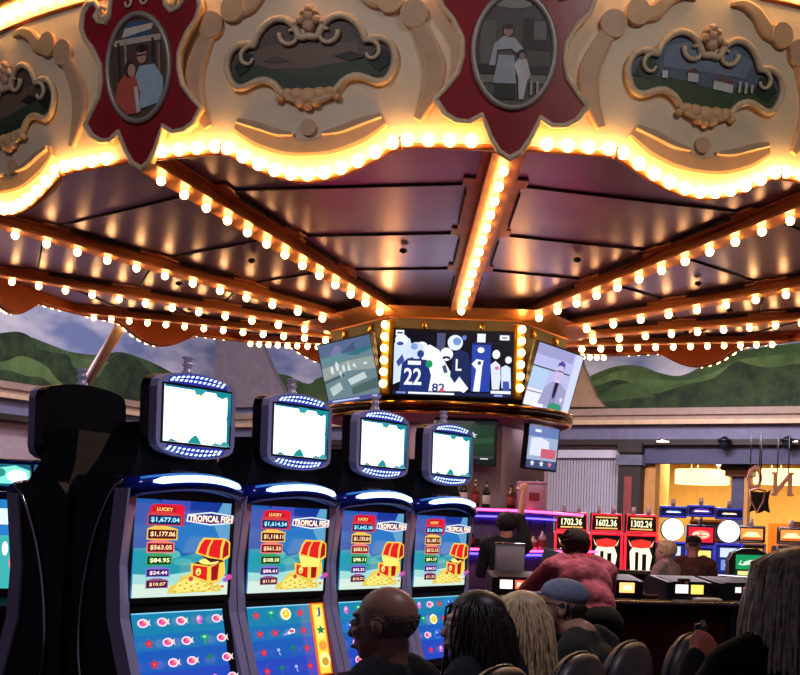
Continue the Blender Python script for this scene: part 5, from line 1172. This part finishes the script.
for i in range(260):
    q = rr.uniform(-1.7, 1.7); x, y = .066*sin(q), -.02-.075*cos(q); z = rr.uniform(-.105,-.05); mb.ell(hp(x*rr.uniform(.8,1.05), y*rr.uniform(.85,1.08), z-(.02 if abs(q) < .8 else 0)), (.007,.007,.012), mat('grey_beard',(110,100,96),.9), None, 1)
for x, y, z in roots(160, -.05, .02, .0, 6): mb.ell(hp(x*1.03, y*1.03, z), (.007,.007,.012), mat('dark_grey_hair',(58,52,52),.9), None, 1)
mb.build('hair_and_beard', g)
mb = MB(); 
for s in (-1, 1): mb.tube([hp(s*.055,-.098,.01), hp(s*.074,-.04,.014), hp(s*.082,.02,.01)], .003, BLACK, 5); mb.tube([hp(s*.031+.022*cos(a_), -.104, .004+.018*sin(a_)) for a_ in [PI*2*i/12 for i in range(12)]], .0022, BLACK, 5, True)
mb.build('glasses', g)
# pink shirt person leaning on the bar
PINK = mat('rose_pink_printed_shirt',(238,112,138),.9,noise=.5,nscale=11,bump=1.0)
pk = at(579, 600, 8.55)
J = dict(pelvis=(0,.22,.92), chest=(0,.0,1.16), neck=(-.02,-.16,1.32), head=(-.03,-.25,1.40), shL=(-.21,-.10,1.24), shR=(.20,-.06,1.25), elL=(-.32,-.34,1.10), elR=(.26,-.34,1.10), haL=(-.12,-.52,1.09), haR=(.10,-.54,1.09), knL=(-.11,.18,.48), knR=(.12,.16,.48), ftL=(-.12,.26,.0), ftR=(.14,.2,.0))
g, hp, H = person('person in a pink printed shirt leaning forward over the bar, back to the camera', (pk.x, 8.40, 0), PI+.25, J, SKIN, .009, PINK, BLACKCL, head_pitch=-.35, k=1.05, belly=1.3)
mb = MB(); mb.ell(hp(0,.03,.04), (.086,.10,.088), mat('short_dark_hair',(48,26,24),.8,bump=.3,nscale=60), H.to_3x3().to_4x4(), 3)
for x, y, z in roots(200, -.06, .1, -.04, 8): mb.ell(hp(x*1.06, y*1.04, z), (.010,.010,.012), mat('short_dark_hair'), None, 1)
mb.build('hair', g)
mb = MB(); 
for i in range(26):
    a_ = rad(110+320*i/25); mb.ell((.0+.085*sin(a_)-.02, -.13+.07*cos(a_), 1.315+.012*math.sin(i*2.1)), (.026,.022,.02), PINK, None, 1)
mb.build('bunched_hood', g)
# bartender reaching up
BT = mat('black_bartender_shirt',(24,22,28),.85)
pb_ = at(503, 560, 12.2)
J = dict(pelvis=(0,.0,.95), chest=(0,-.02,1.25), neck=(0,-.03,1.42), head=(0,-.05,1.55), shL=(-.18,-.02,1.37), shR=(.18,-.02,1.37), elL=(-.20,-.14,1.58), elR=(.23,-.10,1.10), haL=(-.17,-.30,1.78), haR=(.18,-.30,1.05), knL=(-.1,-.02,.5), knR=(.1,-.02,.5), ftL=(-.1,0,.0), ftR=(.1,0,.0), hdL=(0,-.5,.85), pnL=(0,-1,-.2))
J['elL'] = (-.12,-.10,1.62); J['haL'] = (-.14,-.24,1.86)
g, hp, H = person('dark haired bartender in black behind the bar, arm raised to the upper shelf', (pb_.x+.02, 12.15, 0), PI-.1, J, mat('warm_skin',(206,140,116),.5), .009, BT, BLACKCL, head_pitch=.05, k=1.02, sleeve='short')
for ch in g.children: pass
mb = MB(); mb.ell(hp(0,.035,.035), (.092,.105,.095), mat('short_black_hair',(20,14,16),.7), H.to_3x3().to_4x4(), 3)
for x, y, z in roots(240, -.09, .1, -.03, 18): mb.ell(hp(x*1.1, y*1.08, z), (.014,.014,.018), mat('short_black_hair'), None, 1)
mb.build('hair', g)
# two people on the far side
STAND = lambda hz=1.55: dict(pelvis=(0,.0,.92), chest=(0,.0,1.2), neck=(0,-.01,1.37), head=(0,-.03,hz-.05), shL=(-.19,.0,1.31), shR=(.19,.0,1.31), elL=(-.25,-.05,1.05), elR=(.25,-.05,1.05), haL=(-.2,-.25,1.0), haR=(.2,-.25,1.0), knL=(-.1,0,.48), knR=(.1,0,.48), ftL=(-.1,.02,0), ftR=(.1,.02,0))
def shift(J, dz): return {a: (b[0], b[1], b[2]+(dz if a[:2] not in ('ft','kn') else dz*.4)) if isinstance(b, tuple) and a[:2] not in ('hd','pn','cu') else b for a, b in J.items()}
p = at(692, 590, 14.6)
g, hp, H = person('person in a dark brown shirt and black cap standing before the wheel slot machines', (p.x, 14.6, 0), PI-.25, shift(STAND(), -.10), SKIN, .012, mat('brown_patterned_shirt',(76,42,34),.9,noise=.4,nscale=16), BLACKCL, k=1.03, sleeve='short', belly=1.2)
mb = MB(); mb.ell(hp(0,.02,.07), (.088,.104,.06), BLACKCL, H.to_3x3().to_4x4(), 3); cp = mb.build('cap', g)
mb = MB(); mb.ell(hp(0,.09,.03), (.06,.05,.03), mat('dark_grey_hair'), H.to_3x3().to_4x4(), 2); mb.build('hair', g)
mb = MB(); mb.ell(hp(0,-.11,.055), (.06,.06,.008), BLACKCL, H.to_3x3().to_4x4(), 2); mb.build('cap_brim', cp)
p = at(666, 590, 14.0)
g, hp, H = person('person with short blonde hair beside the right red slot machine', (p.x, 14.0, 0), PI+.9, shift(STAND(), -.16), SKIN2, .012, mat('pale_grey_top',(150,132,130),.9), BLACKCL, k=1.0, female=True)
mb = MB(); mb.ell(hp(0,.03,.035), (.092,.105,.10), BH, H.to_3x3().to_4x4(), 3)
for x, y, z in roots(240, -.10, .1, -.03, 28): mb.ell(hp(x*1.1, y*1.08, z), (.014,.014,.022), BH, None, 1)
mb.build('hair', g)
# foreground woman right
p = at(803, 590, 3.45)
J = dict(pelvis=(0,.06,.62), chest=(0,.0,1.0), neck=(0,-.02,1.19), head=(0,-.06,1.325), shL=(-.185,-.01,1.12), shR=(.185,-.01,1.12), elL=(-.27,-.10,.92), elR=(.24,-.20,.92), haL=(-.22,-.33,.86), haR=(.11,-.37,1.13), knL=(-.12,-.38,.60), knR=(.12,-.38,.60), ftL=(-.13,-.32,.15), ftR=(.13,-.32,.15), curl=.7, hdR=(-.5,-.4,.35), pnR=(-.2,-1,-.3))
g, hp, H = person('person with long wavy grey blonde hair in black, seen from behind at the right edge', (p.x, 3.50, 0), PI+.22, J, mat('reddish_skin',(196,110,92),.5), .007, BLACKCL, BLACKCL, head_yaw=.35, k=1.0, female=True)
GH_ = mat('grey_blonde_hair',(214,198,176),.45,noise=.3,nscale=40)
strands('hair', g, hp, roots(620, .03, .116, -.045, 31), .44, GH_, .0048, wave=.018, seed=31, shell=[((0,.03,.04),(.085,.10,.084)), ((0,.055,-.06),(.085,.06,.11)), ((0,.06,-.14),(.09,.05,.09))])
c = Vector(J['haR']); q = Matrix.Rotation(PI+.22,4,'Z') @ (c+Vector((-.055,-.085,.05)))
mb = MB(); mb.box((0,0,-.02), (.06,.012,.10), BLACK, .005); mb.box((0,.0065,-.02), (.054,.002,.09), mat('dark_glass')); mb.box((0,-.0065,.03), (.02,.002,.02), CHROME)
solo(mb, 'mobile_phone', 'small dark phone held in the raised hand of the right foreground person', 'phone', (p.x+q.x, 3.5+q.y, q.z), .8)
# chairs -------------------------------------------------------------------
VIN = mat('worn_dark_vinyl',(78,66,66),.42,noise=.2,nscale=12,bump=.1)
def make_chair():
    g = thing('padded_chair', 'x', 'chair')
    mb = MB(); mb.box((0,0,.42), (.46,.44,.10), VIN, .04); mb.build('seat', g)
    mb = MB(); vs = []; P = [(-.20,.55),(-.225,.70),(-.225,.90),(-.18,1.0),(-.10,1.055),(0,1.07),(.10,1.055),(.18,1.0),(.225,.90),(.225,.70),(.20,.55)]
    sm = [(p.x, p.y) for p in smooth_path(P, 3)]
    lay = [(.0,.93),(.015,1.0),(.06,1.0),(.078,.93)]; n = len(sm)
    for t, k in lay:
        for x, z in sm: vs.append((x*k, .25+t+.03*(z-.55)-.10*(x*x)*3, .8+(z-.8)*k))
    fs = [[l*n+i, l*n+(i+1) % n, (l+1)*n+(i+1) % n, (l+1)*n+i] for l in range(3) for i in range(n)]+[list(range(n))[::-1], [3*n+i for i in range(n)]]
    mb.add(vs, fs, VIN, True); mb.build('backrest', g)
    mb = MB(); mb.tube([(x*1.01, .285+.03*(z-.55)-.3*x*x, .8+(z-.8)*1.01) for x, z in sm], .006, BLACK, 6); mb.build('piping', g)
    mb = MB(); mb.tube([(0,.1,.36),(0,.27,.40),(0,.33,.62)], .022, CHROME, 8); mb.build('back_bracket', g)
    mb = MB(); mb.lathe([(0,.0),(.22,0),(.22,.015),(.05,.04),(.035,.06),(.035,.37),(0,.37)], (0,0,0), CHROME, 20); mb.build('pedestal', g)
    return g
c0 = make_chair()
clab = ['padded chair behind the bald person, only its rounded top in view', 'padded chair with the blonde hair falling in front of it', 'padded chair right of the blonde person, behind the olive jacket', 'padded chair farthest right, partly hidden by its neighbour']
for i, t in enumerate((.80,.80,.76,.80)):
    o = c0 if i == 0 else copy_tree(c0); o.location = seatpos(i, t+.06, .02); o.rotation_euler = (0,0,FT); tag(o, clab[i], 'chair', 'chairs along the fish slot machines')
# dark stool under the foreground person
g = thing('bar_stool', 'dark high stool under the grey blonde person at the right edge', 'stool', (J and p.x, 3.47, 0), PI+.22)
mb = MB(); mb.lathe([(0,.44),(.2,.44),(.21,.48),(.19,.52),(0,.53)], (0,0,0), VIN, 24); mb.build('seat', g)
mb = MB(); mb.lathe([(0,0),(.22,0),(.22,.015),(.04,.04),(.03,.44),(0,.44)], (0,0,0), CHROME, 20); mb.build('pedestal', g)

# ================================================================= lights
def area(name, loc, size, power, col, rot=(0,0,0), sy=None):
    d = bpy.data.lights.new(name, 'AREA'); d.energy = power; d.size = size; d.color = col
    if sy: d.shape = 'RECTANGLE'; d.size_y = sy
    o = bpy.data.objects.new(name, d); COL.objects.link(o); o.location = loc; o.rotation_euler = rot; return o
def spot(name, loc, target, power, col, ang=60, blend=.6, r=.15):
    d = bpy.data.lights.new(name, 'SPOT'); d.energy = power; d.color = col; d.spot_size = rad(ang); d.spot_blend = blend; d.shadow_soft_size = r
    o = bpy.data.objects.new(name, d); COL.objects.link(o); o.location = loc; o.rotation_euler = (Vector(target)-Vector(loc)).to_track_quat('-Z','Y').to_euler(); return o
# added out-of-view fill spots, aimed high to brighten only the crown
spot('crown_fill_light', (-4.0,1.0,7.7), (-1.6,9.4,4.9), 620, (.92,.88,1.0), 46, .9, .5)
spot('crown_fill_light', (4.5,1.0,7.7), (2.4,9.4,4.9), 620, (1.0,.93,.92), 46, .9, .5)
for k in (-1, 0, 1):
    q = k*PI/3; area('column_fill_light', (CX+1.22*sin(q), CD-1.22*cos(q), 2.60), .5, 9, (1.0,.80,.84), (rad(-12*cos(q)),0,q))  # added fill so the lower hub column reads brighter
spot('machine_fill_light', (1.5,3.2,6.0), (-.4,5.0,1.8), 240, (.86,.80,1.0), 50, .8, .3)  # added fill spot to lift the lilac machine frames
area('bar_fill_light', (1.5,8.9,3.7), .5, 26, (1.0,.90,.92))  # added fill over the bar to brighten the pink shirt
# added fill spots overhead, brightening the painted mural
for x in (3.0, 9.0): 
    o = spot('mural_fill_light', (x-1.5,20.5-x*.3,7.8), (x+1.5,27.3-x*.5,4.6), 1300, (1.0,.93,.84), 100, .8, .4)
spot('mural_fill_light', (-4.6,21.0,7.8), (-7.2,26.5,4.4), 1300, (.92,.92,1.0), 100, .8, .4)
spot('mural_fill_light', (-2.0,23.0,7.8), (-4.0,30.5,4.0), 900, (.96,.88,1.0), 100, .8, .4)
# added fill for the blinds and lower walls behind the carousel
area('back_wall_fill_light', (4.5,22.0,5.2), 2.0, 420, (.86,.82,1.0)); area('back_wall_fill_light', (-6.0,19.5,5.6), 2.0, 420, (.9,.8,1.0))
area('shop_ceiling_light', (10.5,29.0,3.4), 3.0, 230, (1.0,.72,.36)); area('shop_ceiling_light', (6.5,30.5,3.4), 2.0, 160, (1.0,.76,.42))
wd = bpy.data.worlds.new('world'); S.world = wd; wd.use_nodes = True
bg = wd.node_tree.nodes['Background']; bg.inputs['Color'].default_value = (.35,.28,.42,1); bg.inputs['Strength'].default_value = .14

S.view_settings.view_transform = 'Standard'; S.view_settings.look = 'None'; S.view_settings.exposure = .3; S.view_settings.gamma = 1; S.view_settings.use_curve_mapping = False
try: S.cycles.use_light_tree = True
except Exception: pass
